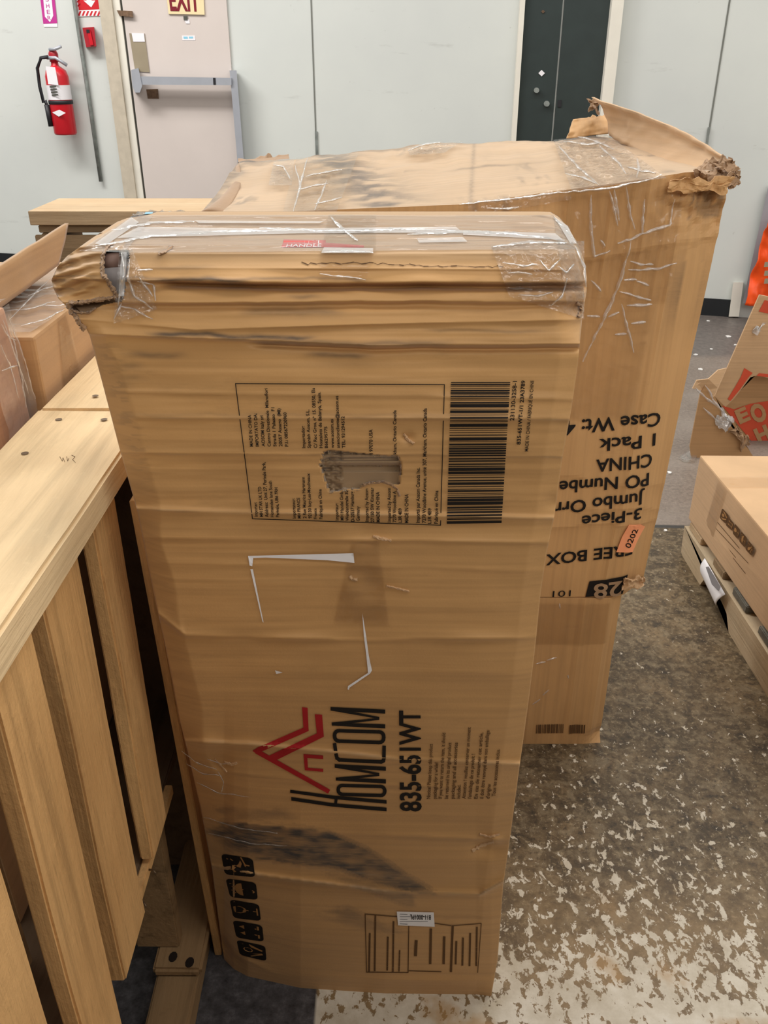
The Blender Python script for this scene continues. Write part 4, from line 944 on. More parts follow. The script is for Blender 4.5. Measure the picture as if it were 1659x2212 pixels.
uc = thing('upper_carton', 'torn brown carton with upside-down black print and ripped flap, stacked behind the front carton', 'cardboard box', (0.1, 1.46, 0.334))
XT = A([[-0.26, 0.963], [0.1086, 0.977], [0.248, 0.9956], [0.332, 1.007], [0.405, 1.018], [0.475, 1.0195]])
XTB = A([[-0.265, 0.990], [-0.108, 1.0015], [0.004, 1.0118], [0.143, 1.024], [0.297, 1.0256], [0.345, 1.028], [0.40, 1.03]])
def rel_up(X, Z):
    d = 0.003 * fbm(X * 5, Z * 4, 15, 3) + 0.0008 * fbm(X * 30, Z * 8, 16, 2)
    xe = 0.447 + 0.043 * (Z - 0.35)
    d = d - 0.016 * sstep((X - xe + 0.05) / 0.05)
    d = d + 0.003 * np.exp(-np.abs(X - (0.385 + 0.06 * (Z - 0.5))) / 0.006)
    for x0, z0, sl, am in ((0.0, 0.875, 0.12, 0.004), (0.0, 0.60, -0.12, 0.002), (0.0, 0.46, 0.05, 0.003), (0, 0.53, -0.06, 0.002)):
        dz = Z - (z0 + sl * X) + 0.006 * fbm(X * 20, X * 0, int(z0 * 100), 2)
        d = d + am * np.where(dz > 0, np.exp(-np.maximum(dz, 0) / 0.03), np.exp(np.minimum(dz, 0) / 0.008))
    for x0, am in ((0.25, 0.002), (0.31, 0.0025), (0.34, 0.002), (0.36, 0.0025), (0.39, 0.002)):     # vertical wrinkles of taped film near the top
        d = d + am * np.exp(-((X - x0 - 0.05 * (Z - 0.9)) / 0.004) ** 2) * sstep((Z - 0.82) / 0.05)
    d = d - 0.010 * np.exp(-(((X - 0.44) / 0.05) ** 2 + ((Z - 0.99) / 0.05) ** 2)) * (1 + fbm(X * 60, Z * 60, 4, 2))
    d = d - 0.012 * sstep((0.37 - Z) / 0.03) * sstep((X - 0.41) / 0.03)
    return d
G = face_grid(lambda z: -0.255, lambda z: 0.447 + 0.043 * (z - 0.35), lambda g: 0.334, lambda g: float(np.interp(-0.255 + 0.73 * g, XT[:, 0], XT[:, 1])), 150, 150, rel_up)
kt = 40; TG = np.zeros((kt, 150, 3))
for i in range(kt):
    f = i / (kt - 1)
    for j in range(150):
        g = j / 149; p = G[-1, j]; xb = -0.265 + (0.40 + 0.265) * g
        q = A([xb, 1.69, float(np.interp(xb, XTB[:, 0], XTB[:, 1]))]); TG[i, j] = p * (1 - f) + q * f
TG[1:, :, 2] += (0.004 * fbm(TG[1:, :, 0] * 9, TG[1:, :, 1] * 9, 25, 3) + 0.002 * fbm(TG[1:, :, 0] * 40, TG[1:, :, 1] * 12, 26, 2)) * np.linspace(0, 1, kt)[1:, None] ** 0.3
def up_dirt(V):
    x, y, z = V[:, 0], V[:, 1], V[:, 2]; n = fbm(x * 26, y * 60, 71, 3)
    top = (y > YF + 0.001) & (z > 0.955)
    a = np.exp(-(((x + 0.045 + 0.25 * (y - 1.45)) / 0.05) ** 2)) * sstep((n + 0.5) / 0.8) * 0.8
    b = 0.45 * sstep((fbm(x * 9, y * 9, 73, 3) - 0.25) / 0.4) * sstep((fbm(x * 120, y * 30, 74, 2) + 0.1) / 0.5)
    c = 0.55 * np.exp(-((y - 1.47 + 0.06 * x) / 0.004) ** 2) * (x > 0.03) + 0.4 * np.exp(-((x - 0.14 - 0.1 * (y - 1.45)) / 0.003) ** 2) + 0.6 * sstep((-0.23 - x + 0.02 * n) / 0.03) + 0.5 * sstep((y - 1.66 + 0.02 * n) / 0.03)
    f = 0.5 * np.exp(-(((x - 0.435) / 0.03) ** 2 + ((z - 0.86) / 0.05) ** 2)) * (n > 0.2)
    return {'dirt': np.where(top, np.clip(np.maximum(np.maximum(a, b), c), 0, 0.85), np.where(y < YF + 0.02, f, 0))}
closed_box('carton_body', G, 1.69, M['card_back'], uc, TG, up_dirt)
def upsurf(px, py, off):
    P_ = on_y(px, py, YF); P_[..., 1] = YF - rel_up(P_[..., 0], P_[..., 2]) - off; return P_
def topsurf(px, py, off=0.0):
    # walk the ray onto the sloping lid
    r = ray(px, py); t = 1.45 / r[1]
    for _ in range(12):
        X_, Y_ = r[0] * t, r[1] * t
        f = np.clip((Y_ - YF) / 0.45, 0, 1)
        zs = np.interp(X_, XT[:, 0], XT[:, 1]) * (1 - f) + np.interp(X_, XTB[:, 0], XTB[:, 1]) * f + off + 0.004
        t = 0.5 * t + 0.5 * (zs - HC) / r[2]
    return pts(t, r)
TU = zz(1190, 880, 0.19893)
I = Ink(TU)
for s_, b0, b1, ch0, ch1 in (('Case Wt: 4', (1195, 48), (150, 140), 140, 145), ('1 Pack', (1140, 280), (515, 335), 130, 130), ('CHINA', (1100, 495), (485, 557), 135, 128), ('PO Numbe', (1065, 705), (88, 790), 130, 130), ('Jumbo Orn', (1015, 905), (20, 1025), 128, 128), ('3-Piece', (985, 1078), (330, 1165), 118, 118), ('FREE BOX', (890, 1468), (-55, 1592), 120, 112), ('101', (215, 1975), (20, 1985), 68, 66)):
    I = Ink(TU); I.text(s_, b0, b1, (b0[0] - 6, b0[1] + ch0), (b1[0] - 6, b1[1] + ch1), 0.020 if s_ != '101' else 0.0); I.lay('printed_text', upsurf, 0.0018, M['ink'], uc, cut=14)
I = Ink(TU); I.poly([(840, 1820), (783, 2034), (372, 2050), (415, 1880)]); o = I.lay('black_print_block', upsurf, 0.0018, M['ink'], uc, cut=10)
I = Ink(TU); I.text('28', (775, 1876), (462, 1910), (765, 2036), (460, 2066), 0.02); I.lay('block_number', upsurf, 0.0026, M['ink_tan2'], o, cut=10)
I = Ink(TU); I.poly([(835, 1248), (965, 1258), (1030, 1305), (940, 1450), (885, 1562), (700, 1550), (760, 1390)]); o = I.lay('number_sticker', upsurf, 0.0032, M['sticker_orange'], uc, cut=10)
o['label'] = 'orange paper sticker reading 0202'
I = Ink(TU); I.text('0202', (850, 1515), (945, 1316), (793, 1487), (885, 1298), 0.008); I.lay('sticker_number', upsurf, 0.0040, M['ink'], o)
wrap_patch('packing_tape', [(1215, 425), (1480, 395), (1440, 650), (1210, 640)], 0.0030, M['film'], uc, 60, 60, 0.0030, 6, 14, 60, upsurf)
wrap_patch('packing_tape', [(1230, 640), (1420, 640), (1360, 900), (1220, 900)], 0.0030, M['film'], uc, 40, 40, 0.0025, 7, 60, 26, upsurf)
wrap_patch('packing_tape', [(1195, 302), (1310, 290), (1440, 384), (1235, 412)], 0.002, M['film_crumple'], uc, 36, 36, 0.006, 9, 24, 24, topsurf)
wrap_patch('packing_tape', [(640, 341), (775, 329), (725, 462), (610, 462)], 0.002, M['film'], uc, 30, 30, 0.003, 10, 26, 40, topsurf)
wrap_patch('packing_tape', [(592, 347), (636, 343), (630, 400), (580, 400)], 0.002, M['film_crumple'], uc, 16, 16, 0.003, 11, 12, 12, topsurf)
wrap_patch('packing_tape', [(880, 318), (1000, 304), (960, 330), (885, 335)], 0.003, M['film_crumple'], uc, 16, 24, 0.004, 12, 12, 12, topsurf)
wrap_patch('packing_tape', [(1010, 432), (1230, 404), (1232, 430), (1012, 470)], 0.0034, M['film_crumple'], uc, 16, 50, 0.003, 16, 18, 18, upsurf)
ridges([[(1157, 1432), (1178, 1428)], [(1180, 1424), (1202, 1418)], [(1225, 1456), (1226, 1464)], [(1172, 1500), (1186, 1488)], [(1207, 1300), (1208, 1312)], [(1150, 1520), (1166, 1508)]], lambda x, y: (x, y), lowsurf, 0.003, M['ridge_glint'], lc, 1.8, 0.0015)
ridges([[(392, 1622), (425, 1648), (468, 1662)], [(402, 1650), (440, 1672), (480, 1676)], [(425, 1690), (470, 1712), (540, 1722)], [(446, 1640), (480, 1650), (500, 1648)], [(470, 1665), (484, 1690), (478, 1712)], [(440, 1765), (520, 1790), (600, 1800)], [(450, 1800), (540, 1822), (620, 1828)]], lambda x, y: (x, y), front, 0.0016, M['ridge_glint'], fc, 1.3, 0.0012)
# ripped flaps of the upper carton
up = [(1274, 210, 1.69), (1296, 219, 1.65), (1330, 228, 1.60), (1357, 238, 1.56), (1392, 251, 1.51), (1429, 266, 1.455), (1460, 279, 1.41), (1484, 292, 1.375), (1508, 306, 1.345), (1528, 319, 1.32), (1556, 340, 1.285), (1580, 362, 1.255)]
lo = [(1310, 288, 1.655), (1322, 296, 1.63), (1336, 304, 1.60), (1350, 312, 1.57), (1364, 322, 1.54), (1380, 334, 1.50), (1396, 345, 1.46), (1412, 355, 1.42), (1436, 364, 1.38), (1466, 371, 1.33), (1500, 376, 1.29), (1560, 380, 1.25)]
U3 = A([on_y(x, y, Y) for x, y, Y in up]); L3 = A([on_y(x, y, Y) for x, y, Y in lo])
FG = np.stack([L3 * (1 - f) + U3 * f for f in np.linspace(0, 1, 10)])
FG = np.stack([np.stack([np.interp(np.linspace(0, 11, 60), np.arange(12), FG[k, :, c]) for c in range(3)], -1) for k in range(10)])
FG[..., 0] += (0.004 * np.exp(-((np.arange(10) - 7.0) / 0.8) ** 2))[:, None]
FG[..., 0] += 0.010 * np.sin(np.linspace(0, 1, 10) * math.pi)[:, None] + 0.004 * fbm(np.arange(60)[None] / 6 + 0 * FG[..., 0], np.arange(10)[:, None] / 4 + 0 * FG[..., 0], 8, 3)
_u, _v = np.meshgrid(np.arange(60), np.arange(10)); _d = (0.5 * sstep((fbm(_u / 7, _v / 2.5, 41, 3) - 0.1) / 0.5) + 0.35 * np.exp(-((_u - 22 + _v) / 1.2) ** 2) + 0.35 * np.exp(-((_u - 40 + _v) / 1.2) ** 2)).ravel()
sheet('side_flap', FG, 0.005, M['card_pale'], uc, True, (0.8, 0.5, 0.1), {'dirt': np.clip(np.concatenate([_d, _d]), 0, 0.6)})
fl = [(1226, 297, 1.68), (1229, 268, 1.70), (1246, 252, 1.71), (1274, 236, 1.71)]; fr_ = [(1310, 290, 1.67), (1322, 282, 1.68), (1332, 268, 1.69), (1300, 238, 1.70)]
BG = quadgrid([on_y(1224, 300, 1.675), on_y(1316, 288, 1.665), on_y(1318, 246, 1.70), on_y(1240, 254, 1.71)], 14, 20)
BG[..., 1] += 0.006 * fbm(np.arange(20)[None] / 4 + 0 * BG[..., 0], np.arange(14)[:, None] / 4 + 0 * BG[..., 0], 9, 2)
BG[-1, :, 2] += 0.006 * vnoise(np.arange(20) / 1.3, np.arange(20) * 0, 3)
sheet('back_flap', BG, 0.004, M['card_back'], uc)
def crumple(name, c, rx, ry, rz, mat, parent, seed, n=22, m=16, k=0.35):
    G_ = np.zeros((m, n, 3)); 
    th = np.linspace(0.08, math.pi - 0.08, m)[:, None]; ph = np.linspace(0, 2 * math.pi, n)[None, :]
    f = 1 + k * fbm(np.cos(ph) * 2.3 + 5 + 0 * th, np.sin(ph) * 2.3 + th * 2.3, seed, 4)
    G_[..., 0] = c[0] + rx * np.sin(th) * np.cos(ph) * f; G_[..., 1] = c[1] + ry * np.sin(th) * np.sin(ph) * f; G_[..., 2] = c[2] + rz * np.cos(th) * f + 0 * ph
    idx_ = np.arange(n * m).reshape(m, n); Fc = [(idx_[i, j], idx_[i + 1, j], idx_[i + 1, (j + 1) % n], idx_[i, (j + 1) % n]) for i in range(m - 1) for j in range(n - 1)]
    Fc += [tuple(idx_[0, :-1]), tuple(idx_[-1, :-1][::-1])]
    return mk(name, G_.reshape(-1, 3), Fc, mat, parent, False)
def scrap(name, C4, n, m, nz, seed, mat, parent, th=0.003, fq=3.5):
    G_ = quadgrid(C4, n, m); jj, ii = np.meshgrid(np.arange(m), np.arange(n))
    for k in range(3): G_[..., k] += nz * (0.5 if k == 0 else 1.0) * fbm(jj / fq, ii / fq, seed + 31 * k, 3)
    return sheet(name, G_, th, mat, parent, False)
scrap('crushed_corner', [on_y(1500, 377, 1.235), on_y(1594, 396, 1.235), on_y(1586, 350, 1.27), on_y(1524, 352, 1.29)], 16, 26, 0.007, 3, M['card_torn'], uc)
scrap('crushed_corner', [on_y(1545, 352, 1.25), on_y(1600, 372, 1.24), on_y(1584, 346, 1.25), on_y(1564, 338, 1.26)], 10, 16, 0.006, 4, M['card_torn'], uc)
scrap('crushed_corner', [on_y(1574, 410, 1.232), on_y(1602, 402, 1.232), on_y(1600, 372, 1.24), on_y(1572, 384, 1.232)], 12, 10, 0.005, 6, M['card_torn'], uc)
scrap('crushed_corner', [on_y(1274, 246, 1.69), on_y(1296, 240, 1.69), on_y(1290, 212, 1.70), on_y(1272, 208, 1.70)], 12, 9, 0.006, 5, M['card_torn'], uc)
scrap('crushed_corner', [on_y(1440, 420, 1.228), on_y(1570, 412, 1.226), on_y(1584, 384, 1.226), on_y(1450, 388, 1.228)], 14, 34, 0.004, 9, M['card_back'], uc, 0.002, 5)
ragged('torn_edge', [(1500, 372), (1530, 378), (1560, 384), (1590, 392), (1604, 398)], 14, 0.004, M['card_torn'], uc, 21, upsurf, 4, 0.006)
scrap('crushed_corner', [on_y(1345, 1272, 1.232), on_y(1392, 1268, 1.236), on_y(1394, 1246, 1.238), on_y(1352, 1250, 1.228)], 12, 18, 0.004, 7, M['card_pale'], uc)
TZ = zz(900, 200, 0.4575)
ridges([[(820, 480), (815, 640), (830, 770), (905, 740)], [(905, 460), (930, 560), (940, 625)], [(925, 455), (950, 600)], [(985, 440), (1000, 570), (1020, 640)], [(1070, 500), (1060, 600), (1055, 660)],
        [(1210, 500), (1190, 620), (1060, 660), (990, 690), (940, 705)], [(1000, 690), (980, 790), (930, 950), (890, 1040), (780, 1265)], [(960, 990), (985, 1090), (1020, 1220)], [(1000, 790), (1050, 805), (1110, 805)],
        [(990, 832), (1130, 828), (1220, 800)], [(970, 880), (1030, 875)], [(1030, 880), (1090, 907)], [(985, 1000), (1105, 995)], [(800, 1050), (860, 1052)], [(900, 1052), (950, 1030)], [(1005, 1082), (1075, 1075)],
        [(930, 1135), (985, 1132)], [(820, 880), (865, 932)], [(950, 930), (1040, 960), (1100, 975)], [(860, 690), (880, 720)]], TZ, upsurf, 0.0052, M['ridge_glint'], uc)
ridges([[(670, 250), (760, 350), (860, 440)], [(860, 250), (960, 340), (985, 385)], [(690, 230), (800, 245), (890, 235)], [(760, 210), (850, 230), (930, 270)], [(990, 350), (1060, 370), (1130, 380)], [(700, 380), (780, 400), (850, 430)], [(1040, 310), (1050, 360), (1040, 400)]],
       TZ, topsurf, 0.004, M['ridge_glint'], uc, 3.2, 0.003)
ridges([[(700, 470), (900, 450), (1100, 405), (1150, 385)], [(200, 525), (450, 500), (700, 468)], [(330, 545), (420, 548), (480, 540)]], TZ, upsurf, 0.006, M['ridge_glint'], uc, 2.6, 0.003)
TZ5 = zz(380, 300, 0.3737)
ridges([[(690, 150), (720, 280), (680, 420)], [(760, 110), (730, 220), (700, 330)], [(750, 215), (860, 195), (960, 180)], [(870, 240), (840, 330), (800, 410)], [(700, 300), (800, 270), (880, 260)], [(1340, 70), (1440, 30), (1530, 20)], [(560, 150), (620, 160), (660, 230)], [(800, 375), (900, 355), (960, 340)]], TZ5, topsurf, 0.004, M['ridge_glint'], uc, 2.4, 0.003)
# left end: rolled flap and ragged lip
LG = quadgrid([on_y(438, 463, 1.25), on_y(500, 463, 1.25), on_y(528, 352, 1.66), on_y(503, 398, 1.60)], 18, 14)
LG[..., 0] += 0.012 * np.sin(np.linspace(0, math.pi, 18))[:, None] - 0.01; LG[..., 2] += 0.006 * np.sin(np.linspace(0, math.pi, 14))[None]
sheet('rolled_flap', LG, 0.004, M['card_torn'], uc, True, (0, 0, -1))
BG = quadgrid([on_y(516, 352, 1.69), on_y(625, 343, 1.69), on_y(623, 336, 1.72), on_y(514, 345, 1.72)], 6, 26)
BG[-1, :, 2] += 0.008 * vnoise(np.arange(26) / 2.2, np.arange(26) * 0, 6)
sheet('lid_lip', BG, 0.004, M['card_torn'], uc, False)

# ---------------------------------------------------------------- LEFT: slatted crate
cr = thing('slatted_crate', 'slatted wooden crate with a nailed pine rim beside the front carton', 'crate', (-0.31, 0.9, 0))
b1 = board('rim_board', (-0.372, 0.28, 0.790), (-0.250, 0.864, 0.82), 1, M['pine'], cr, 3, 0.0012, 20, 0.003)
b2 = board('rim_board', (-0.372, 0.868, 0.790), (-0.250, 1.18, 0.8195), 1, M['pine'], cr, 4, 0.0012, 14, 0.003)
for x, y in ((127, 907), (225, 907), (54, 980), (206, 856)):
    c = on_z(x, y, 0.8205); r_ = 0.0036
    par = b1 if c[1] < 0.866 else b2
    mk('nail_head', [(c[0] + r_ * math.cos(k * math.pi / 5), c[1] + r_ * 1.0 * math.sin(k * math.pi / 5), 0.8212) for k in range(10)], [tuple(range(10))], M['nail'], cr)
I = Ink(zz(0, 700, 0.31643)); 
I.stroke([(408, 905), (425, 935), (430, 912), (442, 940)], 3); I.stroke([(455, 905), (462, 935), (470, 915)], 3); I.stroke([(490, 895), (512, 905), (496, 925), (515, 945)], 3)
I.lay('pencil_mark', lambda x, y, o: on_z(x, y, 0.8207), 0, M['ink_faded'], cr)
zsl = 0.788
board('slat', (-0.275, 0.674, 0.352), (-0.260, 0.738, zsl), 2, M['slat'], cr, 11, 0.0022, 18)
board('slat', (-0.276, 0.544, 0.330), (-0.260, 0.625, zsl), 2, M['slat'], cr, 12, 0.0018, 18)
board('slat', (-0.276, 0.446, 0.180), (-0.260, 0.518, zsl), 2, M['slat'], cr, 13, 0.0018, 18)
board('slat', (-0.276, 0.315, 0.180), (-0.260, 0.403, zsl), 2, M['slat'], cr, 14, 0.0018, 18)
board('slat', (-0.276, 0.86, 0.33), (-0.262, 0.95, zsl), 2, M['slat'], cr, 15, 0.0018, 18)
board('slat', (-0.276, 1.06, 0.33), (-0.262, 1.15, zsl), 2, M['slat'], cr, 16, 0.0018, 18)
board('inner_slat', (-0.372, 0.47, 0.34), (-0.358, 0.56, zsl), 2, M['oldwood'], cr, 17)
board('inner_slat', (-0.372, 0.66, 0.34), (-0.358, 0.75, zsl), 2, M['oldwood'], cr, 18)
board('inner_slat', (-0.372, 0.98, 0.34), (-0.358, 1.08, zsl), 2, M['oldwood'], cr, 19)
board('shelf_board', (-0.90, 0.34, 0.326), (-0.2775, 1.16, 0.340), 1, M['ply'], cr, 20, 0.0006)
board('shelf_edge', (-0.2772, 0.56, 0.326), (-0.268, 0.80, 0.340), 1, M['slat'], cr, 22, 0.0006, 8, 0.001)
for y in (0.632, 0.675): tube('bent_nail', [(-0.268, y, 0.335), (-0.262, y - 0.002, 0.337), (-0.259, y - 0.006, 0.336)], 0.0012, M['nail'], cr, 6)
bx('end_panel', (-0.374, 0.962, 0.0), (-0.2485, 0.974, 0.785), M['ply'], cr, 0.001)
board('leg_post', (-0.345, 0.775, 0.057), (-0.285, 0.795, 0.324), 2, M['oldwood'], cr, 23)
board('leg_post', (-0.345, 0.42, 0.0), (-0.285, 0.455, 0.324), 2, M['slat'], cr, 24)
board('leg_post', (-0.345, 1.08, 0.057), (-0.285, 1.12, 0.324), 2, M['oldwood'], cr, 25)
sk = board('skid_deck_board', (-0.316, 0.742, 0.041), (-0.2495, 1.155, 0.056), 1, M['oldwood'], cr, 26, 0.0015, 14, 0.004)
for x, y in ((374, 2068), (410, 2080)):
    c = on_z(x, y, 0.0563)
    mk('nail_hole', [(c[0] + 0.006 * math.cos(k * math.pi / 5), c[1] + 0.008 * math.sin(k * math.pi / 5), 0.0575) for k in range(10)], [tuple(range(10))], M['dark'], cr)
board('skid_runner', (-0.312, 0.52, 0.0), (-0.2545, 1.155, 0.040), 1, M['oldwood'], cr, 27, 0.0015, 14, 0.003)
tp = board('thin_panel', (-0.2462, 0.803, 0.0), (-0.2362, 1.15, 0.775), 2, M['slat'], None, 28, 0.0003, 12, 0.001)
for v in tp.data.vertices:
    if v.co.y < 0.95: v.co.y -= 0.085 * v.co.z
tag(tp, 'thin wooden panel wedged on edge between the slatted crate and front carton', 'board')

# cartons inside the crate
cb = thing('taped_carton', 'brown carton with shiny taped lid in the crate, behind the torn corner', 'cardboard box', (-0.46, 1.06, 0.342))
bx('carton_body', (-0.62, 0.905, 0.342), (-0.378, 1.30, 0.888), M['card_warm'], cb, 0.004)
def lidsurf(px, py, off): return on_z(px, py, 0.889 + off)
def flatpatch(name, corners, n, m, nz, seed, mat, parent, axis=2, fx=0.03, fy=0.03):
    G_ = quadgrid(corners, n, m); o1, o2 = [k for k in range(3) if k != axis]
    G_[..., axis] += nz * np.abs(fbm(G_[..., o1] / fx, G_[..., o2] / fy, seed, 3)); idx_ = np.arange(n * m).reshape(n, m)
    return mk(name, G_.reshape(-1, 3), [(idx_[i, j], idx_[i, j + 1], idx_[i + 1, j + 1], idx_[i + 1, j]) for i in range(n - 1) for j in range(m - 1)], mat, parent, True)
flatpatch('packing_tape', [(-0.52, 0.91, 0.8895), (-0.382, 0.91, 0.8895), (-0.382, 1.25, 0.8895), (-0.52, 1.25, 0.8895)], 40, 24, 0.003, 4, M['wrap'], cb)
flatpatch('packing_tape', [(-0.3765, 0.95, 0.78), (-0.3765, 1.03, 0.78), (-0.3765, 1.01, 0.888), (-0.3765, 0.98, 0.888)], 14, 10, 0.001, 5, M['film'], cb, 0)
cc_ = thing('wrapped_carton', 'pinkish brown carton in clear wrap leaning inside the crate, nearest the rim', 'cardboard box', (-0.44, 0.80, 0.342))
bx('carton_body', (-0.60, 0.815, 0.342), (-0.380, 0.893, 0.925), cardboard('pinkish_cardboard', srgb(200, 148, 112)), cc_, 0.006, {4: (-0.02, 0, -0.01), 5: (-0.016, 0.0, -0.004), 6: (-0.016, 0, 0), 7: (-0.02, 0, 0)})
flatpatch('clear_wrap', [(-0.3775, 0.813, 0.70), (-0.3775, 0.894, 0.70), (-0.3935, 0.894, 0.927), (-0.3935, 0.813, 0.924)], 50, 20, 0.0022, 6, M['wrap'], cc_, 0, 0.03, 0.02)
flatpatch('clear_wrap', [(-0.60, 0.813, 0.928), (-0.394, 0.813, 0.928), (-0.394, 0.895, 0.930), (-0.60, 0.895, 0.930)], 14, 20, 0.003, 7, M['film_crumple'], cc_)
def leansurf(px, py, o):
    Xp = -0.384
    for _ in range(4):
        P_ = on_x(px, py, Xp); Xp = np.clip(-0.3775 - (P_[..., 2] - 0.70) / 0.227 * 0.016, -0.3945, -0.374) + 0.003 + o
        Xp = np.minimum(Xp, -0.3722)
    return on_x(px, py, Xp)
ridges([[(6, 690), (30, 760), (62, 850)], [(2, 745), (26, 800), (40, 860)], [(16, 680), (48, 760), (76, 862)], [(20, 700), (44, 800), (58, 880)], [(4, 800), (40, 790)], [(2, 700), (20, 730), (34, 735)]], lambda x, y: (x, y), leansurf, 0.0, M['ridge_glint'], cc_, 1.8, 0.001)
ridges([[(20, 690), (70, 640), (108, 602)], [(46, 704), (100, 690), (140, 668)], [(12, 672), (60, 668), (120, 650)], [(60, 640), (100, 622), (118, 618)], [(90, 660), (130, 660), (144, 656)]], lambda x, y: (x, y), lambda x, y, o: on_z(x, y, 0.8935 + o), 0.0, M['ridge_glint'], cb, 2.2, 0.002)
cd = thing('pale_carton', 'small pale carton in the crate at the left picture edge, nearest the camera', 'cardboard box', (-0.46, 0.72, 0.342))
bx('carton_body', (-0.62, 0.60, 0.342), (-0.384, 0.775, 0.80), M['card_pale'], cd, 0.004)
ca = thing('open_carton', 'open brown carton in the crate with one flap standing up, left of the taped carton', 'cardboard box', (-0.76, 1.15, 0.342))
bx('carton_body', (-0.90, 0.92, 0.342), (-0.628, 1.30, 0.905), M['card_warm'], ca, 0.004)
c00, c01, c11, c10 = on_x(-6, 672, -0.435), on_x(127, 572, -0.435), on_x(147, 482, -0.435), on_x(-6, 581, -0.435)
FGa = quadgrid([c00, c01, c11, c10], 8, 24); FGa[..., 0] += 0.002 * fbm(FGa[..., 1] * 12, FGa[..., 2] * 30, 4, 2)
sheet('raised_flap', FGa, 0.005, M['card_warm'], ca, True, (-1, 0, 0))
# the flap hangs on the carton by its fold
mk('flap_fold', [c00 - A([0.002, 0, 0]), c01 - A([0.002, 0, 0]), (-0.63, float(c01[1]), 0.9), (-0.63, float(c00[1]), 0.9)], [(0, 1, 2, 3)], M['card_warm'], ca)

# far left: beam over weathered pallets
bm_ = thing('timber_beam', 'pale yellow pine beam lying across weathered pallets below the exit door', 'timber', (-0.6, 2.5, 0.766))
zb0 = float(on_y(66, 487, 2.40)[2]); zt0 = float(on_y(62, 456, 2.40)[2])
yb_far = float(on_z(95, 428, zt0)[1]); xl0 = float(on_y(62, 470, 2.40)[0])
bx('beam_timber', (xl0, 2.40, zb0), (-0.27, yb_far, zt0), M['pine_x'], bm_, 0.003)
zlev = zb0 / 5
def make_pallet(label):
    p = thing('pallet', label, 'pallet', (xl0 + 0.3, 2.45, 0), 'weathered pallets stacked under the beam')
    for k, y in enumerate((2.415, 2.53)): board('deck_board', (xl0 + 0.015, y, zlev - 0.022), (-0.30, y + 0.075, zlev - 0.002), 0, M['oldwood_x'], p, 50 + k, 0.0012, 8)
    board('side_board', (xl0 + 0.006, 2.402, 0.004), (-0.30, 2.413, zlev - 0.026), 0, M['oldwood_x'], p, 66, 0.001, 8)
    for k, x in enumerate((xl0 + 0.02, xl0 + 0.27, -0.36)): board('stringer', (x, 2.415, 0.002), (x + 0.05, 2.60, zlev - 0.024), 1, M['oldwood'], p, 60 + k, 0.0015, 8)
    return p
def dup(root, dz, label):
    r = root.copy(); col.objects.link(r); r.location.z += dz; r['label'] = label
    for ch in list(root.children):
        c = ch.copy(); col.objects.link(c); c.parent = r
    return r
p0 = make_pallet('weathered pallet on the floor, lowest of the stack under the beam')
for k, nm in enumerate(('second from the floor', 'in the middle', 'second from the top', 'topmost')):
    dup(p0, zlev * (k + 1), 'weathered pallet %s of the stack under the pine beam' % nm)
# scrap of clear bag with blue print on the carton's top
sb = thing('plastic_bag', 'scrap of clear plastic bag with pale blue bits on the front carton top', 'plastic bag', on_y(345, 463, 0.83))
Gs = quadgrid([on_y(286, 468, 0.81), on_y(398, 466, 0.815), on_y(400, 457, 0.83), on_y(300, 459, 0.83)], 8, 24)
Gs[..., 2] += 0.0025 * np.abs(fbm(np.arange(24)[None] / 3 + 0 * Gs[..., 0], np.arange(8)[:, None] / 3 + 0 * Gs[..., 0], 5, 3))
sheet('bag_film', Gs, 0.0006, M['film_crumple'], sb, True, (0, 0, -1))
Gs2 = quadgrid([on_y(312, 462, 0.808), on_y(330, 462, 0.808), on_y(330, 458, 0.815), on_y(314, 458, 0.815)], 3, 5)
sheet('blue_print', Gs2, 0.0006, M['teal'], sb, True, (0, 0, -1))
Gs2 = quadgrid([on_y(352, 463, 0.808), on_y(370, 462, 0.808), on_y(368, 456, 0.815), on_y(356, 458, 0.815)], 3, 5)
sheet('blue_print', Gs2, 0.0006, M['teal'], sb, True, (0, 0, -1))

# ---------------------------------------------------------------- RIGHT: pallet with carton
pl = thing('pallet', 'low wooden pallet on the floor at the right under a brown carton', 'pallet', (1.1, 1.6, 0))
# notched stringer (side profile in Y-Z)
prof = [(1.955, 0.004), (1.965, 0.078), (0.95, 0.078), (0.95, 0.0), (1.05, 0.0), (1.08, 0.032), (1.12, 0.036), (1.24, 0.036), (1.28, 0.032), (1.31, 0.0), (1.60, 0.0), (1.63, 0.032), (1.66, 0.038), (1.75, 0.038), (1.78, 0.032), (1.80, 0.0), (1.94, 0.0)]
prism('stringer', [(0.785, y, z) for y, z in prof], [(0.823, y, z) for y, z in prof], M['palewood'], pl)
prism('stringer', [(1.25, y, z) for y, z in prof], [(1.288, y, z) for y, z in prof], M['palewood'], pl)
for k, (y, mt, wd) in enumerate(((1.86, 'pine_x', 0.09), (1.70, 'oldwood_x', 0.07), (1.56, 'greywood', 0.08), (1.40, 'greywood', 0.09), (1.2, 'oldwood_x', 0.09), (1.0, 'greywood', 0.09))):
    board('deck_board', (0.792, y, 0.079), (1.29, y + wd, 0.098), 0, M[mt], pl, 70 + k, 0.001, 8, 0.002)
rc = thing('sealed_carton', 'brown taped carton with black handling symbols on the pallet at the right', 'cardboard box', (1.1, 1.6, 0.1))
rb = bx('carton_body', (0.803, 1.05, 0.1), (1.35, 1.985, 0.266), M['card_pale'], rc, 0.004, {3: (-0.012, -0.02, 0), 4: (0.004, 0, 0.01), 7: (0.0, 0.01, 0)})
def rsurf(px, py, off): return on_x(px, py, 0.798 - off)
TR = zz(1440, 960, 0.24415)
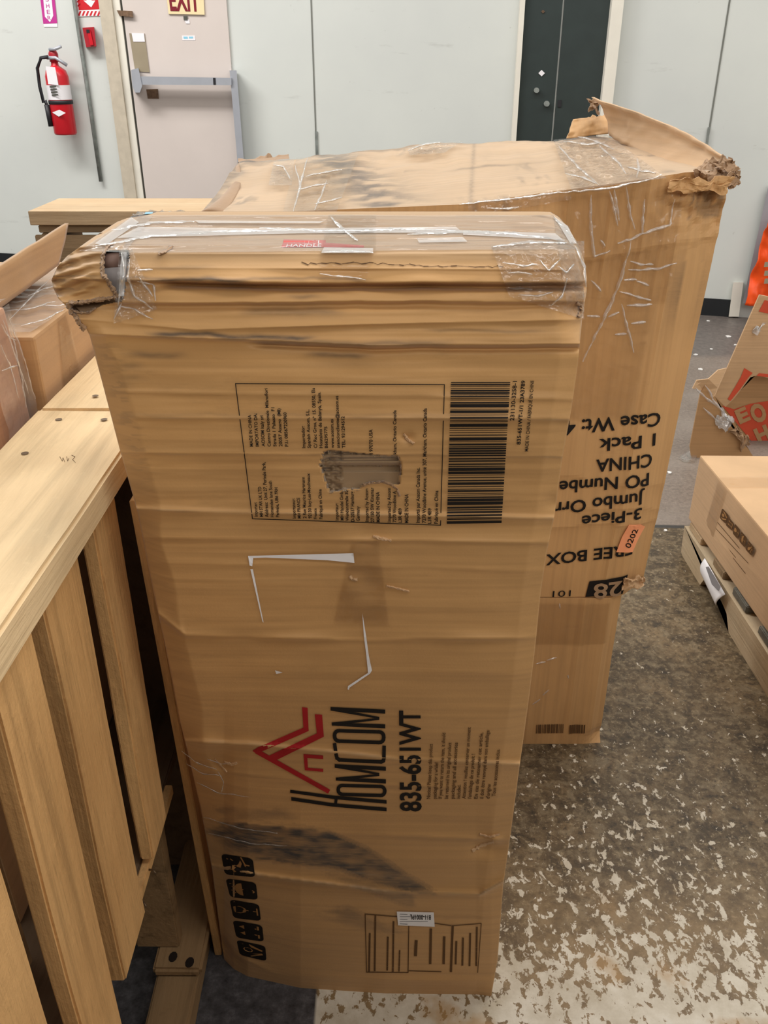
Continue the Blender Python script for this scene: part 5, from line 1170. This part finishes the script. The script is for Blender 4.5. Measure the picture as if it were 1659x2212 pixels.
def rtile(q):
    q = [A(TR(*p)) for p in q]
    return lambda u, v: tuple((q[0] * (1 - u) + q[1] * u) * (1 - v) + (q[3] * (1 - u) + q[2] * u) * v)
for k, q in enumerate(([(492, 562), (552, 630), (522, 702), (468, 650)], [(548, 640), (597, 702), (578, 762), (522, 715)], [(605, 700), (652, 757), (627, 837), (583, 787)], [(662, 768), (713, 830), (692, 914), (640, 857)], [(727, 850), (776, 915), (752, 987), (695, 927)])):
    mp = rtile(q); I = Ink(mp); I.poly(rnd_square()); o = I.lay('handling_symbol', rsurf, 0.002, M['ink_faded'], rc)
    I = Ink(mp); PICT[(4, 3, 2, 1, 0)[k]](I); I.lay('pictogram', rsurf, 0.0026, M['ink_tan'], o)
I = Ink(TR)
for a_, b_ in (((450, 690), (640, 915)), ((432, 740), (720, 1050)), ((425, 775), (610, 1000)), ((545, 950), (695, 1140))): I.stroke([a_, b_], 5)
I.lay('printed_lines', rsurf, 0.002, M['ink_faded'], rc)
tz = 0.2705
flatpatch('packing_tape', [(0.802, 1.80, tz), (1.33, 1.80, tz), (1.33, 1.86, tz), (0.802, 1.86, tz)], 8, 30, 0.0006, 8, M['film'], rc)
flatpatch('packing_tape', [(0.7935, 1.86, 0.11), (0.7935, 1.80, 0.11), (0.797, 1.80, tz - 0.004), (0.797, 1.86, tz - 0.004)], 14, 10, 0.0006, 9, M['film'], rc, 0)
lab = quadgrid([on_x(1522, 1206, 0.776), on_x(1566, 1284, 0.776), on_x(1546, 1308, 0.770), on_x(1514, 1240, 0.772)], 8, 16)
lab[..., 0] -= 0.006 * np.sin(np.linspace(0, math.pi, 8))[:, None]
pq = sheet('shipping_pouch', lab, 0.001, M['white_paper'], None, True, (1, 0, 0)); tag(pq, 'curled white document pouch hanging off the edge of the right pallet', 'label')
I = Ink(TR); I.poly([(345, 1085), (372, 1080), (480, 1262), (460, 1300), (400, 1240)])
o = I.lay('grey_print', lambda x, y, o: on_x(x, y, 0.7615), 0, M['grey_paint'], pq)

# torn red-printed carton behind it
tcx = thing('torn_carton', 'ripped open carton with red block print standing behind the sealed carton', 'cardboard box', (1.15, 2.65, 0))
def polysheet(name, poly, Yf, th, mat, parent, nz=0.0, seed=1):
    a_ = A([on_y(x, y, Yf(x, y)) for x, y in poly]); b_ = a_ + A([0, th, 0])
    if nz:
        rnd = random.Random(seed)
        for k in range(len(a_)): d_ = A([0, rnd.uniform(-nz, nz), 0]); a_[k] += d_; b_[k] += d_
    return prism(name, a_, b_, mat, parent)
Yp = lambda x, y: 2.60
polysheet('standing_flap', [(1641, 637), (1672, 643), (1720, 655), (1720, 818), (1659, 817), (1645, 812), (1631, 812), (1621, 815), (1600, 843), (1584, 863), (1567, 879), (1556, 868), (1544, 856), (1566, 806)], Yp, 0.006, M['card_pale'], tcx)
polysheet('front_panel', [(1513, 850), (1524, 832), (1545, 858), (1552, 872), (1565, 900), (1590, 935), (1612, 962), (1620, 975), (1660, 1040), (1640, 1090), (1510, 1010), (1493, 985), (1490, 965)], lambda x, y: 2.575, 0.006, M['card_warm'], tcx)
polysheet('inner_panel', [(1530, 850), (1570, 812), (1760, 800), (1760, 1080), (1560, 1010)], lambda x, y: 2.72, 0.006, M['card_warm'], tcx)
polysheet('bent_lip', [(1495, 838), (1505, 822), (1530, 818), (1552, 800), (1570, 796), (1548, 836), (1540, 856), (1520, 846)], lambda x, y: 2.565 + 0.0004 * (x - 1495), 0.005, M['card_pale'], tcx, 0.01, 3)
def ysurf(Yv): return lambda x, y, o: on_y(x, y, Yv - o)
I = Ink(); I.poly([(1652, 648), (1720, 668), (1720, 690), (1639, 673)]); I.lay('red_print', ysurf(2.60), 0.002, M['red_print'], tcx)
I = Ink(); I.poly([(1608, 795), (1626, 806), (1618, 814), (1598, 842), (1578, 866), (1572, 862), (1590, 832), (1600, 815)]); I.poly([(1634, 812), (1640, 806), (1690, 812), (1690, 818)])
I.lay('red_print', ysurf(2.60), 0.002, M['red_print'], tcx)
mk('added_shade_panel', [(1.22, 2.607, 0.335), (1.50, 2.607, 0.345), (1.50, 2.715, 0.335), (1.22, 2.715, 0.315)], [(0, 1, 2, 3)], M['card_warm'], tcx)  # hidden roof sheet, added to shade the inner panel
I = Ink(); I.poly([(1560, 876), (1586, 884), (1622, 872), (1760, 850), (1760, 1000), (1642, 976), (1600, 925)]); o = I.lay('red_print', ysurf(2.72), 0.002, M['red_print'], tcx)
I = Ink()
for ch, cx, cy, w_, h_, an in (('E', 1604, 897, 26, 28, -24), ('O', 1638, 892, 32, 36, -24), ('H', 1647, 938, 30, 30, -24), ('M', 1690, 900, 34, 34, -24)):
    ca, sa = math.cos(math.radians(an)), math.sin(math.radians(an)); q_ = lambda x, y: (cx + x * ca - y * sa, cy + x * sa + y * ca)
    I.text(ch, q_(-w_ / 2, h_ / 2), q_(w_ / 2, h_ / 2), q_(-w_ / 2, -h_ / 2), q_(w_ / 2, -h_ / 2), 0.05)
I.lay('pale_lettering', ysurf(2.72), 0.004, M['card_warm'], o)
scrap('crumpled_tape', [on_y(1545, 918, 2.56), on_y(1580, 935, 2.55), on_y(1586, 900, 2.56), on_y(1560, 884, 2.56)], 10, 12, 0.012, 11, M['ridge_glint'], tcx, 0.001)
scrap('crumpled_tape', [on_y(1624, 722, 2.59), on_y(1646, 718, 2.59), on_y(1650, 700, 2.59), on_y(1630, 704, 2.59)], 8, 10, 0.012, 12, M['ridge_glint'], tcx, 0.001)
scrap('torn_scrap', [on_y(1578, 936, 2.56), on_y(1606, 972, 2.56), on_y(1622, 958, 2.555), on_y(1592, 915, 2.56)], 10, 14, 0.016, 13, M['card_torn'], tcx)
ridges([[(1524, 832), (1545, 872), (1568, 898)], [(1520, 880), (1545, 906), (1572, 930)], [(1500, 835), (1515, 850), (1545, 876)]], lambda x, y: (x, y), lambda x, y, o: on_y(x, y, 2.57 - o), 0.002, M['ridge_glint'], tcx, 3.0, 0.006)

# orange plastic barrier panel and grey post against the wall
post = wprism('steel_post', [(1660, 400), (1690, 400), (1622, 655), (1604, 655)], 0.02, 0.06, M['grey_paint'])
tag(post, 'slim grey post standing against the wall beside the orange sheet', 'post')
struct(wprism('trim_5', [(1584, 610), (1606, 610), (1596, 684), (1574, 684)], 0.0, 0.03, M['jamb']))
ob = thing('orange_sheet', 'bright orange plastic sheet hanging by the grey post at the right edge', 'plastic sheet', on_wall(1640, 662, 0.15))
og = quadgrid([(*p, 0) for p in ((1660, 470), (1800, 470), (1760, 668), (1609, 659))], 30, 34)
ogw = on_wall(og[..., 0], og[..., 1], 0.15)
ogw[..., 1] -= 0.02 * fbm(og[..., 0] / 22, og[..., 1] / 40, 6, 3)
sheet('sheet_plastic', ogw, 0.004, M['orange_plastic'], ob)
I = Ink()
for y in (566, 585, 602): I.poly([(1652, y), (1680, y - 2), (1680, y + 10), (1650, y + 11)])
I.lay('printed_marks', lambda x, y, o: on_wall(x, y, 0.19), 0, M['putty'], ob)
# loose bits on the floor
scr = plain('scrap_paper', srgb(224, 222, 218), 0.6, 0.2, 0.03)
rnd = random.Random(5)
for k, (x, y, s_) in enumerate(((1573, 728, 0.014), (1588, 746, 0.008), (1503, 767, 0.009), (1513, 799, 0.012), (1530, 694, 0.010), (1445, 1022, 0.008), (1536, 755, 0.007), (1438, 1148, 0.006))):
    c = on_z(x, y, 0.0); n_ = 6
    p_ = [(c[0] + s_ * rnd.uniform(0.6, 1.3) * math.cos(i * 2 * math.pi / n_), c[1] + s_ * rnd.uniform(0.6, 1.3) * math.sin(i * 2 * math.pi / n_)) for i in range(n_)]
    o = prism('paper_scrap', [(a_, b_, 0.0005) for a_, b_ in p_], [(a_, b_, 0.004) for a_, b_ in p_], scr)
    tag(o, 'tiny white scrap lying on the grey floor between the cartons and the wall', 'scrap', 'white scraps on the floor')
c0 = [on_z(x, y, 0.003) for x, y in ((1466, 990), (1490, 974), (1506, 985), (1500, 1000), (1478, 998))]
o = prism('clear_film_scrap', c0, [p + A([0, 0, 0.006]) for p in c0], M['film_crumple']); tag(o, 'crumpled clear film scrap on the floor behind the sealed carton', 'scrap')
